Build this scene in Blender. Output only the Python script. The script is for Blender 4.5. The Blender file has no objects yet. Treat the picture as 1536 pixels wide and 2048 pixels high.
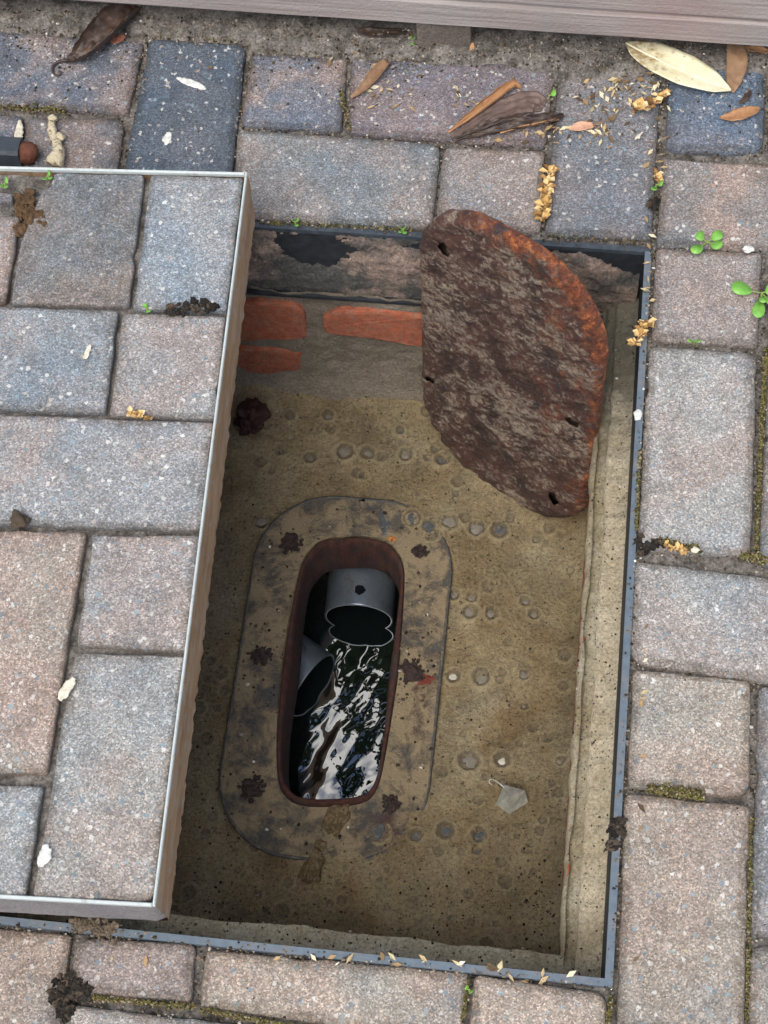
import bpy, math, random
import numpy as np
from mathutils import Vector, Matrix, noise as mn

random.seed(7)
rng = np.random.default_rng(7)
SC = bpy.context.scene
COL = SC.collection

# ------------------------------------------------------------------ camera
F_PX = 3475.6
ROT = Matrix(((0.9926290757, -0.0785354917, 0.0923021919),
              (0.1112909454, 0.8922063196, -0.4377010495),
              (-0.0479775317, 0.4447471864, 0.8943702235)))
CAM = Vector((-0.0745304, -0.2732805, 1.3269992))
cd = bpy.data.cameras.new('camera')
cd.sensor_fit = 'VERTICAL'; cd.sensor_height = 36.0
cd.lens = F_PX / 2048 * 36.0
cd.clip_start = 0.01; cd.clip_end = 200
cam = bpy.data.objects.new('camera', cd)
cam.matrix_world = Matrix.Translation(CAM) @ ROT.to_4x4()
COL.objects.link(cam); SC.camera = cam

# ------------------------------------------------------------------ light
SC.view_settings.view_transform = 'Standard'
SC.view_settings.look = 'None'
SC.view_settings.gamma = 1.0
SC.view_settings.use_curve_mapping = False
SC.view_settings.exposure = 0.78
SUN_EL, SUN_AZ = 60.0, 196.0            # azimuth clockwise from +y: light comes from in front of the camera's feet
world = bpy.data.worlds.new('World'); SC.world = world
world.use_nodes = True
wt = world.node_tree; wt.nodes.clear()
def wn(t, **k):
    n = wt.nodes.new(t)
    for a, b in k.items(): setattr(n, a, b)
    return n
w_out = wn('ShaderNodeOutputWorld'); w_bg = wn('ShaderNodeBackground')
w_sky = wn('ShaderNodeTexSky', sky_type='NISHITA', sun_disc=False)
w_sky.sun_elevation = math.radians(SUN_EL); w_sky.sun_rotation = math.radians(SUN_AZ)
w_sky.air_density = 1.0; w_sky.dust_density = 1.0; w_sky.ozone_density = 1.0
w_tc = wn('ShaderNodeTexCoord')
w_no = wn('ShaderNodeTexNoise'); w_no.inputs['Scale'].default_value = 2.2; w_no.inputs['Detail'].default_value = 8; w_no.inputs['Roughness'].default_value = 0.6
w_rp = wn('ShaderNodeValToRGB')
w_rp.color_ramp.elements[0].position = 0.51; w_rp.color_ramp.elements[1].position = 0.58
w_mx = wn('ShaderNodeMix', data_type='RGBA')
w_mx.inputs[7].default_value = (13.0, 12.7, 12.2, 1)       # broken white cloud over the whole sky
wt.links.new(w_tc.outputs['Generated'], w_no.inputs['Vector'])
wt.links.new(w_no.outputs['Fac'], w_rp.inputs['Fac'])
wt.links.new(w_rp.outputs['Color'], w_mx.inputs[0])
wt.links.new(w_sky.outputs['Color'], w_mx.inputs[6])
wt.links.new(w_mx.outputs[2], w_bg.inputs['Color'])
w_bg.inputs['Strength'].default_value = 0.10
wt.links.new(w_bg.outputs[0], w_out.inputs[0])
sd = bpy.data.lights.new('sun', 'SUN'); sd.energy = 2.0; sd.angle = math.radians(35); sd.color = (1.0, 0.94, 0.86)
sun = bpy.data.objects.new('sun', sd); COL.objects.link(sun)
_e, _a = math.radians(SUN_EL), math.radians(SUN_AZ)
_s = Vector((math.sin(_a) * math.cos(_e), math.cos(_a) * math.cos(_e), math.sin(_e)))
sun.rotation_euler = (-_s).to_track_quat('-Z', 'Y').to_euler()

# ------------------------------------------------------------------ helpers
def ray(x, y):
    return ROT @ Vector(((x - 768) / F_PX, -(y - 1024) / F_PX, -1.0))
def at(x, y, z=0.0):
    """photo pixel -> point of the place on the level plane z"""
    d = ray(x, y); return CAM + d * ((z - CAM.z) / d.z)
def at_y(x, y, Y):
    d = ray(x, y); return CAM + d * ((Y - CAM.y) / d.y)
def at_plane(x, y, p, n):
    d = ray(x, y); return CAM + d * ((p - CAM).dot(n) / d.dot(n))
def fbm(x, y, z=0.0, o=4):
    return mn.fractal(Vector((x, y, z)), 1.0, 2.0, o)
def sn(x, y, z=0.0):
    return mn.noise(Vector((x, y, z)))

def obj(name, V, F, mat, parent=None, smooth=False, base=None):
    me = bpy.data.meshes.new(name)
    V = [Vector(v) for v in V]
    if parent is not None:
        o0 = parent.location if parent.parent is None else parent.location + parent.parent.location
        loc = Vector((0, 0, 0))
    else:
        if base is None:
            a = np.array(V); base = ((a[:, 0].min() + a[:, 0].max()) / 2, (a[:, 1].min() + a[:, 1].max()) / 2, a[:, 2].min())
        loc = Vector(base); o0 = loc
    me.from_pydata([tuple(v - o0) for v in V], [], F)
    me.update()
    if smooth: me.polygons.foreach_set('use_smooth', [True] * len(me.polygons))
    if mat: me.materials.append(mat)
    o = bpy.data.objects.new(name, me); COL.objects.link(o)
    if parent is not None: o.parent = parent
    o.location = loc
    return o
def thing(name, loc, label, cat, group=None):
    o = bpy.data.objects.new(name, None); COL.objects.link(o)
    o.empty_display_size = 0.02
    o.location = loc; tag(o, label, cat, group); return o
def tag(o, label, cat, group=None):
    o['label'] = label; o['category'] = cat
    if group: o['group'] = group
    return o
def kind(o, k): o['kind'] = k; return o

class MB:
    def __init__(s): s.V = []; s.F = []
    def add(s, V, F):
        n = len(s.V); s.V += [Vector(v) for v in V]; s.F += [tuple(i + n for i in f) for f in F]
    def box(s, a, b):
        x0, y0, z0 = a; x1, y1, z1 = b
        s.add([(x0,y0,z0),(x1,y0,z0),(x1,y1,z0),(x0,y1,z0),(x0,y0,z1),(x1,y0,z1),(x1,y1,z1),(x0,y1,z1)],
              [(3,2,1,0),(4,5,6,7),(0,1,5,4),(1,2,6,5),(2,3,7,6),(3,0,4,7)])
    def build(s, name, mat, parent=None, smooth=False, base=None): return obj(name, s.V, s.F, mat, parent, smooth, base)

def blob(c, r, sub=1, jit=0.25, squash=(1, 1, 1), seed=0, rot=0.0):
    """an uneven lump"""
    import bmesh
    bm = bmesh.new(); bmesh.ops.create_icosphere(bm, subdivisions=sub, radius=1.0)
    V = []; ca, sa = math.cos(rot), math.sin(rot)
    for v in bm.verts:
        p = v.co * (1 + jit * (sn(v.co.x * 1.3 + seed * 7.1, v.co.y * 1.3 + seed * 3.3, v.co.z * 1.3) * 1.2 + 0.5 * sn(v.co.x * 3.1 + seed, v.co.y * 3.1, v.co.z * 3.1 + seed * 2)))
        x, y, z = p.x * r * squash[0], p.y * r * squash[1], p.z * r * squash[2]
        V.append(Vector((c[0] + x * ca - y * sa, c[1] + x * sa + y * ca, c[2] + z)))
    bm.verts.index_update()
    F = [tuple(v.index for v in f.verts) for f in bm.faces]; bm.free()
    return V, F

# ------------------------------------------------------------------ materials
class NT:
    def __init__(s, name, rough=0.8):
        s.m = bpy.data.materials.new(name); s.m.use_nodes = True
        s.t = s.m.node_tree; s.p = s.t.nodes['Principled BSDF']
        s.p.inputs['Roughness'].default_value = rough
        s.tc = s.t.nodes.new('ShaderNodeTexCoord')
        s.vec = s.tc.outputs['Object']
    def n(s, t, **k):
        x = s.t.nodes.new(t)
        for a, b in k.items(): setattr(x, a, b)
        return x
    def l(s, a, b): s.t.links.new(a, b)
    def mapping(s, scale=(1, 1, 1), rot=(0, 0, 0)):
        m = s.n('ShaderNodeMapping'); m.inputs['Scale'].default_value = scale; m.inputs['Rotation'].default_value = rot
        s.l(s.vec, m.inputs['Vector']); return m.outputs[0]
    def noise(s, scale, detail=4, rough=0.55, vec=None, dist=0.0):
        x = s.n('ShaderNodeTexNoise'); x.inputs['Scale'].default_value = scale; x.inputs['Detail'].default_value = detail
        x.inputs['Roughness'].default_value = rough; x.inputs['Distortion'].default_value = dist
        s.l(vec or s.vec, x.inputs['Vector']); return x.outputs['Fac']
    def vor(s, scale, out='Color', vec=None, feature='F1'):
        x = s.n('ShaderNodeTexVoronoi', feature=feature); x.inputs['Scale'].default_value = scale
        s.l(vec or s.vec, x.inputs['Vector']); return x.outputs[out]
    def ramp(s, fac, stops):
        x = s.n('ShaderNodeValToRGB'); e = x.color_ramp.elements
        while len(e) < len(stops): e.new(0.5)
        for i, (p, c) in enumerate(stops):
            e[i].position = p; e[i].color = (c, c, c, 1) if isinstance(c, (int, float)) else (*c, 1)
        s.l(fac, x.inputs['Fac']); return x.outputs['Color']
    def sep(s, c, i=0):
        x = s.n('ShaderNodeSeparateColor'); s.l(c, x.inputs[0]); return x.outputs[i]
    def mix(s, fac, a, b, mode='MIX'):
        x = s.n('ShaderNodeMix', data_type='RGBA', blend_type=mode)
        for i, v in ((0, fac), (6, a), (7, b)):
            if isinstance(v, (int, float)): x.inputs[i].default_value = v if i == 0 else (v, v, v, 1)
            elif isinstance(v, (tuple, list)): x.inputs[i].default_value = (*v, 1)
            else: s.l(v, x.inputs[i])
        return x.outputs[2]
    def math(s, op, a, b=0.0):
        x = s.n('ShaderNodeMath', operation=op)
        for i, v in ((0, a), (1, b)):
            if isinstance(v, (int, float)): x.inputs[i].default_value = v
            else: s.l(v, x.inputs[i])
        return x.outputs[0]
    def bump(s, h, dist=0.001, strength=1.0):
        x = s.n('ShaderNodeBump'); x.inputs['Distance'].default_value = dist; x.inputs['Strength'].default_value = strength
        s.l(h, x.inputs['Height']); s.l(x.outputs[0], s.p.inputs['Normal'])
    def color(s, c):
        if isinstance(c, tuple): s.p.inputs['Base Color'].default_value = (*c, 1)
        else: s.l(c, s.p.inputs['Base Color'])
    def rough(s, c):
        if isinstance(c, (int, float)): s.p.inputs['Roughness'].default_value = c
        else: s.l(c, s.p.inputs['Roughness'])

def paver_material():
    m = NT('concrete_block', 0.82)
    oi = m.n('ShaderNodeObjectInfo')
    sh = m.n('ShaderNodeVectorMath', operation='MULTIPLY_ADD')
    cmb = m.n('ShaderNodeCombineXYZ')
    for i in range(3): m.l(oi.outputs['Random'], cmb.inputs[i])
    m.l(cmb.outputs[0], sh.inputs[0]); sh.inputs[1].default_value = (3, 7, 1); m.l(m.vec, sh.inputs[2])
    m.vec = sh.outputs[0]
    # two concrete mixes run into each other: the block's own shade and a pinkish or blue-grey one
    big = m.noise(13, 3, 0.6)
    pink = m.ramp(big, [(0.45, 0.0), (0.58, 1.0)])
    rd = m.math('MULTIPLY', m.sep(pink), oi.outputs['Alpha'])
    base = m.mix(rd, oi.outputs['Color'], (0.40, 0.300, 0.250))
    blue = m.ramp(m.noise(9, 2, 0.5), [(0.5, 0.0), (0.7, 0.65)])
    base = m.mix(m.sep(blue), base, m.mix(1.0, base, (0.64, 0.82, 0.98), 'MULTIPLY'))
    # aggregate
    v1 = m.vor(860); val = m.sep(v1, 0); hue = m.sep(v1, 1)
    a1 = m.ramp(val, [(0.0, 0.58), (0.3, 0.84), (0.62, 1.05), (0.86, 1.35), (1.0, 1.85)])
    base = m.mix(1.0, base, a1, 'MULTIPLY')
    tint = m.ramp(hue, [(0.0, (0.78, 0.95, 1.18)), (0.45, (1, 1, 1)), (0.75, (1, 1, 1)), (1.0, (1.18, 0.97, 0.88))])
    base = m.mix(0.5, base, tint, 'MULTIPLY')
    v2 = m.n('ShaderNodeTexVoronoi', feature='F1'); v2.inputs['Scale'].default_value = 360
    wob = m.n('ShaderNodeVectorMath', operation='MULTIPLY_ADD'); wn_ = m.n('ShaderNodeTexNoise'); wn_.inputs['Scale'].default_value = 500
    m.l(m.vec, wn_.inputs['Vector']); m.l(wn_.outputs['Color'], wob.inputs[0]); wob.inputs[1].default_value = (.003, .003, .003); m.l(m.vec, wob.inputs[2]); m.l(wob.outputs[0], v2.inputs['Vector'])
    st = m.sep(m.ramp(m.sep(v2.outputs['Color'], 2), [(0.945, 0.0), (0.95, 1.0)]))
    stone = m.ramp(m.sep(v2.outputs['Color'], 0), [(0.0, (0.14, 0.19, 0.24)), (0.35, (0.30, 0.42, 0.48)), (0.55, (0.52, 0.40, 0.34)), (0.75, (0.72, 0.70, 0.66)), (1.0, (0.85, 0.84, 0.80))])
    base = m.mix(m.math('MULTIPLY', st, 0.75), base, stone)
    # worn and dirty patches
    grime = m.ramp(m.noise(38, 8, 0.75), [(0.30, 0.55), (0.56, 1.0)])
    base = m.mix(0.75, base, grime, 'MULTIPLY')
    # dirt creeping in from the joints
    at_ = m.n('ShaderNodeAttribute', attribute_name='edge')
    ed = m.math('ADD', at_.outputs['Fac'], m.math('MULTIPLY', m.math('SUBTRACT', m.noise(70, 8, 0.75), 0.55), 1.9))
    base = m.mix(m.sep(m.ramp(ed, [(0.35, 0.0), (0.95, 0.62)])), base, m.mix(1.0, base, (0.42, 0.38, 0.33), 'MULTIPLY'))
    m.color(base)
    h = m.math('ADD', m.math('MULTIPLY', val, 0.35), m.noise(520, 6, 0.8))
    m.bump(h, 0.0016, 1.0)
    m.p.inputs['Specular IOR Level'].default_value = 0.3
    return m.m
def soil_material(name, dark, light, speck=(0.5, 0.45, 0.38), scale=60, thr=0.9, bump=0.002, rough=0.95):
    m = NT(name, rough)
    c = m.mix(m.ramp(m.noise(scale, 6, 0.7), [(0.35, 0.0), (0.65, 1.0)]), dark, light)
    v = m.vor(480)
    c = m.mix(m.sep(m.ramp(m.sep(v), [(thr, 0.0), (thr + 0.03, 1.0)])), c, speck)
    c = m.mix(0.8, c, m.ramp(m.sep(v, 1), [(0, 0.55), (1, 1.35)]), 'MULTIPLY')
    m.color(c)
    m.bump(m.math('ADD', m.noise(500, 6, 0.8), m.sep(v, 1)), bump * 1.5, 1.0)
    m.p.inputs['Specular IOR Level'].default_value = 0.2
    return m.m
def plain(name, col, rough=0.7, var=0.25, scale=80, bump=0.0, bscale=300, spec=0.3, metal=0.0):
    m = NT(name, rough)
    c = m.mix(1.0, col, m.ramp(m.noise(scale, 5, 0.65), [(0.25, 1 - var), (0.75, 1 + var)]), 'MULTIPLY')
    m.color(c)
    if bump: m.bump(m.noise(bscale, 5, 0.65), bump, 0.8)
    m.p.inputs['Specular IOR Level'].default_value = spec
    m.p.inputs['Metallic'].default_value = metal
    return m.m
def island_material(name, stops, rough=0.9):
    """each loose piece of one mesh takes its own colour"""
    m = NT(name, rough); g = m.n('ShaderNodeNewGeometry')
    c = m.ramp(g.outputs['Random Per Island'], stops)
    m.color(m.mix(0.6, c, m.ramp(m.noise(400, 3), [(0.2, 0.6), (0.8, 1.3)]), 'MULTIPLY'))
    m.p.inputs['Specular IOR Level'].default_value = 0.2
    return m.m

M_PAVER = paver_material()
M_BED = soil_material('joint_sand', (0.085, 0.074, 0.064), (0.34, 0.31, 0.28), speck=(0.3,.28,.25), thr=0.96)
M_GROUND = soil_material('earth', (0.05, 0.04, 0.03), (0.12, 0.1, 0.075))
M_GRIT = island_material('grit', [(0, (0.02, 0.017, 0.012)), (0.35, (0.06, 0.045, 0.03)), (0.6, (0.16, 0.12, 0.08)), (0.85, (0.24, 0.20, 0.16)), (0.97, (0.36, 0.32, 0.27)), (1.0, (0.7, 0.68, 0.62))])
M_CRUMB = island_material('dark_soil', [(0, (0.010, 0.009, 0.008)), (0.6, (0.03, 0.025, 0.02)), (1.0, (0.09, 0.065, 0.045))])
M_MOSS = island_material('moss', [(0, (0.025, 0.024, 0.012)), (0.35, (0.075, 0.07, 0.022)), (0.6, (0.17, 0.16, 0.04)), (0.75, (0.13, 0.085, 0.04)), (0.9, (0.22, 0.17, 0.10)), (1.0, (0.34, 0.29, 0.20))])

def frame_material():
    m = NT('painted_steel', 0.42)
    dirt = m.ramp(m.noise(45, 8, 0.8), [(0.50, 0.0), (0.66, 1.0)])
    c = m.mix(m.ramp(m.noise(160, 4), [(0.3, 0.0), (0.7, 1.0)]), (0.085, 0.112, 0.145), (0.115, 0.148, 0.18))
    c = m.mix(m.math('MULTIPLY', m.sep(dirt), 0.75), c, (0.17, 0.15, 0.13))
    m.color(c); m.rough(m.mix(m.sep(dirt), 0.38, 0.8)); m.bump(m.noise(200, 4), 0.0004, 0.6)
    return m.m
M_FRAME = frame_material()
M_FRAMED = plain('shade_toned_steel', (0.045, 0.056, 0.070), 0.5, 0.5, 120, 0.0008, 300)  # darker copy of the frame steel, the far lip's shade put into the colour
M_FRAMEIN = plain('dark_inner_steel', (0.022, 0.026, 0.032), 0.6, 0.5, 90, 0.001, 400)  # near-black steel for the frame's inner faces and flange
def crust_material():
    m = NT('mortar_crust', 0.95)
    a = m.noise(14, 5, 0.65); b = m.noise(330, 8, 0.85)
    c = m.mix(m.ramp(a, [(0.46, 0.0), (0.60, 1.0)]), (0.125, 0.122, 0.115), (0.52, 0.38, 0.31))
    c = m.mix(1.0, c, m.ramp(b, [(0.32, 0.22), (0.5, 0.9), (0.68, 1.9)]), 'MULTIPLY')
    m.color(c); m.bump(m.math('ADD', m.noise(600, 6, 0.8), b), 0.004, 1.0)
    return m.m
M_CRUST = crust_material()
def mud_material():
    m = NT('silt', 0.75)
    a = m.noise(11, 8, 0.68); b = m.noise(330, 7, 0.8); d = m.noise(24, 8, 0.72)
    c = m.ramp(a, [(0.30, (0.19, 0.130, 0.064)), (0.5, (0.34, 0.260, 0.142)), (0.7, (0.47, 0.385, 0.235))])
    c = m.mix(m.ramp(d, [(0.50, 0.0), (0.74, 0.55)]), c, (0.15, 0.130, 0.095))
    c = m.mix(1.0, c, m.ramp(b, [(0.28, 0.35), (0.5, 1.0), (0.72, 1.6)]), 'MULTIPLY')
    zone = m.noise(6.5, 7, 0.65)
    c = m.mix(m.ramp(zone, [(0.42, 0.0), (0.62, 0.75)]), c, m.mix(1.0, c, (0.80, 0.86, 0.95), 'MULTIPLY'))
    c = m.mix(m.sep(m.ramp(m.noise(9, 7, 0.7), [(0.54, 0.0), (0.70, 0.7)])), c, m.mix(1.0, c, (0.62, 0.48, 0.34), 'MULTIPLY'))
    for sc_, t0, t1 in ((300, 0.34, 0.42), (120, 0.31, 0.36)):
        hole = m.ramp(m.noise(sc_, 5, 0.7), [(t0, 0.12), (t1, 1.0)]); c = m.mix(1.0, c, hole, 'MULTIPLY')
    ra = m.n('ShaderNodeAttribute', attribute_name='ring')
    rf = m.math('MULTIPLY', ra.outputs['Fac'], m.sep(m.ramp(m.noise(150, 5, 0.7), [(0.35, 0.3), (0.6, 1.0)])))
    c = m.mix(m.math('MULTIPLY', m.math('MAXIMUM', rf, 0.0), 0.7), c, (0.47, 0.39, 0.24))
    c = m.mix(m.math('MULTIPLY', m.math('MAXIMUM', m.math('MULTIPLY', ra.outputs['Fac'], -1.0), 0.0), 0.75), c, (0.10, 0.088, 0.070))
    m.color(c); m.bump(m.math('ADD', b, m.noise(90, 6, 0.75)), 0.0045, 1.0)
    m.rough(m.ramp(a, [(0.3, 0.38), (0.7, 0.72)]))
    m.p.inputs['Specular IOR Level'].default_value = 0.5
    return m.m
M_MUD = mud_material()
def mortar_material(name, lo, hi, dk, stain=False):
    m = NT(name, 0.92)
    a = m.noise(20, 8, 0.7); b = m.noise(380, 7, 0.8)
    c = m.mix(m.ramp(a, [(0.32, 0.0), (0.68, 1.0)]), lo, hi)
    c = m.mix(1.0, c, m.ramp(b, [(0.30, 0.40), (0.5, 1.0), (0.72, 1.5)]), 'MULTIPLY')
    c = m.mix(m.sep(m.ramp(m.noise(130, 8, 0.85), [(0.58, 0.0), (0.68, 0.8)])), c, dk)
    if stain:                                          # black tide mark and algae near the far corner
        sy = m.n('ShaderNodeSeparateXYZ'); m.l(m.vec, sy.inputs[0])
        sf = m.math('ADD', m.math('MULTIPLY', sy.outputs['Y'], 4.2), m.math('MULTIPLY', m.math('SUBTRACT', m.noise(38, 7, 0.75), 0.5), 1.6))
        c = m.mix(m.sep(m.ramp(sf, [(0.45, 0.0), (0.95, 0.8)])), c, (0.115, 0.115, 0.095))
        c = m.mix(m.sep(m.ramp(m.noise(26, 7, 0.7), [(0.54, 0.0), (0.68, 0.55)])), c, (0.24, 0.19, 0.11))
    m.color(c); m.bump(m.math('ADD', b, m.noise(120, 6, 0.75)), 0.004, 1.0)
    m.p.inputs['Specular IOR Level'].default_value = 0.2
    return m.m
M_LEDGE = mortar_material('sandy_mortar', (0.50, 0.415, 0.275), (0.72, 0.635, 0.475), (0.22, 0.185, 0.13), True)
M_HAUNCH = mortar_material('damp_mortar', (0.36, 0.29, 0.17), (0.58, 0.53, 0.40), (0.10, 0.09, 0.07), True)
M_RENDER = mortar_material('rough_render', (0.21, 0.18, 0.14), (0.36, 0.31, 0.245), (0.10, 0.088, 0.072))
def brick_material():
    m = NT('red_brick', 0.9)
    c = m.mix(m.ramp(m.noise(120, 8, 0.8), [(0.35, 0.0), (0.65, 1.0)]), (0.28, 0.060, 0.030), (0.62, 0.180, 0.085))
    c = m.mix(m.sep(m.ramp(m.noise(190, 7, 0.82, dist=1.0), [(0.47, 0.0), (0.62, 0.8)])), c, (0.34, 0.23, 0.165))
    m.color(c); m.bump(m.noise(500, 6, 0.8), 0.003, 1.0)
    return m.m
M_BRICK = brick_material()
def rust_material(name, mud_amount=0.6, orange=True, base=((0.036, 0.020, 0.017), (0.110, 0.046, 0.033))):
    m = NT(name, 0.72)
    st = m.mapping((48, 88, 60), (0, 0, 0.55))
    st2 = m.mapping((170, 300, 200), (0, 0, 0.55))
    a = m.noise(1.0, 6, 0.7, st, 0.5); b = m.noise(1.0, 5, 0.75, st2, 0.6)
    c = m.mix(m.ramp(m.noise(22, 5, 0.6), [(0.35, 0.0), (0.65, 1.0)]), *base)
    if orange:
        sx = m.n('ShaderNodeSeparateXYZ'); m.l(m.vec, sx.inputs[0])
        side = m.math('ADD', m.math('MULTIPLY', sx.outputs['X'], 5.2), m.math('MULTIPLY', sx.outputs['Y'], 2.4))
        rimq = m.math('ADD', m.math('POWER', m.math('MULTIPLY', m.math('ABSOLUTE', sx.outputs['X']), 9.6), 3.0), m.math('POWER', m.math('MULTIPLY', m.math('ABSOLUTE', sx.outputs['Y']), 5.43), 3.0))
        nz = m.math('MULTIPLY', m.math('SUBTRACT', m.noise(42, 6, 0.7), 0.5), 1.5)
        f1 = m.sep(m.ramp(m.math('ADD', rimq, nz), [(0.80, 0.0), (1.12, 0.95)]))
        f0 = m.sep(m.ramp(side, [(0.08, 0.0), (0.34, 1.0)]))
        f2_ = m.math('MULTIPLY', f0, m.sep(m.ramp(m.noise(26, 6, 0.7), [(0.50, 0.0), (0.62, 0.55)])))
        f = m.math('MAXIMUM', m.math('MULTIPLY', f1, f0), f2_)
        rc = m.ramp(m.noise(110, 7, 0.78), [(0.32, (0.045, 0.016, 0.011)), (0.47, (0.13, 0.036, 0.016)), (0.56, (0.30, 0.078, 0.022)), (0.64, (0.58, 0.22, 0.06)), (0.74, (0.70, 0.46, 0.28))])
        c = m.mix(f, c, rc)
    c = m.mix(m.sep(m.ramp(m.noise(36, 4, 0.6), [(0.62, 0.0), (0.68, 0.7)])), c, (0.030, 0.034, 0.042))
    mudf = m.math('MULTIPLY', m.math('ADD', m.math('MULTIPLY', a, 0.45), m.math('MULTIPLY', b, 0.55)), 1.0)
    mf = m.sep(m.ramp(m.math('ADD', mudf, m.math('MULTIPLY', m.math('SUBTRACT', m.noise(11, 4, 0.6), 0.52), 0.42)), [(0.485, 0.0), (0.575, mud_amount)]))
    if orange: mf = m.math('MULTIPLY', mf, m.math('SUBTRACT', 1.0, m.math('MULTIPLY', m.sep(f), 0.8)))
    c = m.mix(mf, c, m.mix(m.noise(60, 4), (0.22, 0.175, 0.130), (0.48, 0.395, 0.300)))
    c = m.mix(1.0, c, m.ramp(m.noise(420, 6, 0.8), [(0.3, 0.55), (0.7, 1.45)]), 'MULTIPLY')
    m.color(c); m.rough(m.mix(mf, 0.5, 0.9))
    m.bump(m.math('ADD', mudf, m.math('MULTIPLY', m.noise(500, 6, 0.8), 0.6)), 0.005, 1.0)
    return m.m
M_RUST = rust_material('rusted_iron', 0.85)
def plate_material():
    m = NT('silted_iron', 0.6)
    iron = m.mix(m.ramp(m.noise(160, 8, 0.8), [(0.3, 0.0), (0.7, 1.0)]), (0.048, 0.053, 0.058), (0.135, 0.122, 0.105))
    iron = m.mix(m.sep(m.ramp(m.noise(17, 5, 0.6), [(0.55, 0.0), (0.68, 0.7)])), iron, (0.085, 0.030, 0.022))
    mudc = m.mix(m.noise(330, 7, 0.8), (0.15, 0.112, 0.062), (0.46, 0.36, 0.22))
    f = m.ramp(m.noise(24, 9, 0.78, dist=0.3), [(0.42, 0.0), (0.53, 0.92)])
    c = m.mix(m.sep(f), iron, mudc)
    m.color(c); m.rough(m.mix(m.sep(f), 0.42, 0.85)); m.bump(m.math('ADD', m.math('MULTIPLY', m.sep(f), 0.5), m.noise(500, 6, 0.8)), 0.003, 0.9)
    return m.m
M_PLATE = plate_material()
def collar_material():
    m = NT('red_brown_iron', 0.65)
    n = m.noise(1.0, 7, 0.75, m.mapping((150, 150, 40)))
    c = m.ramp(n, [(0.28, (0.022, 0.012, 0.012)), (0.47, (0.060, 0.022, 0.018)), (0.62, (0.115, 0.038, 0.022)), (0.78, (0.16, 0.085, 0.055))])
    c = m.mix(m.sep(m.ramp(m.noise(60, 7, 0.75), [(0.50, 0.0), (0.62, 0.7)])), c, (0.055, 0.046, 0.042))
    m.color(c); m.bump(m.math('ADD', n, m.noise(500, 5, 0.75)), 0.003, 1.0); return m.m
M_COLLAR = collar_material()
M_BOLT = plain('crusted_bolt', (0.044, 0.030, 0.027), 0.85, 0.8, 260, 0.003, 500)
def pipe_material():
    m = NT('grey_pipe', 0.33)
    c = m.mix(m.ramp(m.noise(30, 5, 0.65), [(0.35, 0.0), (0.7, 1.0)]), (0.15, 0.185, 0.22), (0.29, 0.33, 0.37))
    c = m.mix(m.sep(m.ramp(m.noise(60, 6, 0.75), [(0.55, 0.0), (0.68, 0.7)])), c, (0.12, 0.09, 0.06))
    m.color(c); m.p.inputs['Metallic'].default_value = 0.65; m.bump(m.noise(200, 4), 0.0005, 0.5)
    return m.m
M_PIPE = pipe_material()
M_DARKPIPE = plain('bore_shade_black', (0.006, 0.007, 0.009), 0.8, 0.4, spec=0.04)  # near-black: the darkness inside the pipes painted as colour; one twig shares it
M_CHANNEL = plain('dark_channel', (0.020, 0.019, 0.016), 0.6, 0.5)  # very dark mottled base colour for the channel walls and bed
def water_material():
    m = NT('drain_water', 0.01)
    m.color((0.006, 0.009, 0.009)); m.p.inputs['IOR'].default_value = 2.7; m.p.inputs['Specular IOR Level'].default_value = 0.5
    return m.m
M_WATER = water_material()
def tray_material():
    m = NT('cement_fouled_tray', 0.88)
    st = m.mapping((140, 14, 60)); st2 = m.mapping((60, 60, 60))
    a = m.noise(1.0, 5, 0.65, st); b = m.noise(1.0, 6, 0.7, st2)
    c = m.ramp(a, [(0.25, (0.22, 0.125, 0.06)), (0.5, (0.36, 0.225, 0.125)), (0.75, (0.46, 0.34, 0.23))])
    c = m.mix(m.sep(m.ramp(b, [(0.50, 0.0), (0.68, 0.55)])), c, (0.36, 0.36, 0.36))
    c = m.mix(m.sep(m.ramp(m.noise(90, 5, 0.7), [(0.68, 0.0), (0.76, 0.7)])), c, (0.10, 0.065, 0.035))
    m.color(c); m.bump(m.math('ADD', a, m.noise(300, 6, 0.75)), 0.0022, 0.9)
    return m.m
M_TRAY = tray_material()
M_TRAYF = mortar_material('grey_cement_film', (0.30, 0.28, 0.30), (0.42, 0.39, 0.39), (0.24, 0.2, 0.16))
def rim_material():
    m = NT('galvanised_rim', 0.5)
    c = m.mix(m.noise(120, 6, 0.75), (0.34, 0.38, 0.38), (0.58, 0.62, 0.61))
    c = m.mix(m.sep(m.ramp(m.noise(50, 8, 0.8), [(0.55, 0.0), (0.68, 0.75)])), c, (0.22, 0.19, 0.15))
    m.color(c); m.bump(m.noise(300, 5), 0.0008, 0.8); return m.m
M_RIM = rim_material()
def board_material():
    m = NT('weathered_board', 0.8)
    g = m.noise(1.0, 6, 0.7, m.mapping((7, 120, 320)))
    c = m.ramp(g, [(0.25, (0.185, 0.150, 0.140)), (0.5, (0.29, 0.250, 0.238)), (0.75, (0.40, 0.36, 0.345))])
    c = m.mix(m.sep(m.ramp(m.noise(9, 5, 0.6), [(0.45, 0.0), (0.65, 0.6)])), c, m.mix(1.0, c, (0.92, 0.98, 0.97), 'MULTIPLY'))
    c = m.mix(m.sep(m.ramp(m.noise(5, 4, 0.6), [(0.52, 0.0), (0.7, 0.35)])), c, (0.30, 0.175, 0.16))
    m.color(c); m.bump(m.math('ADD', g, m.noise(300, 4)), 0.0012, 0.8)
    return m.m
M_BOARD = board_material()
M_BLOCK = mortar_material('concrete_pad', (0.17, 0.14, 0.12), (0.26, 0.22, 0.19), (0.20, 0.12, 0.05))
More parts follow.
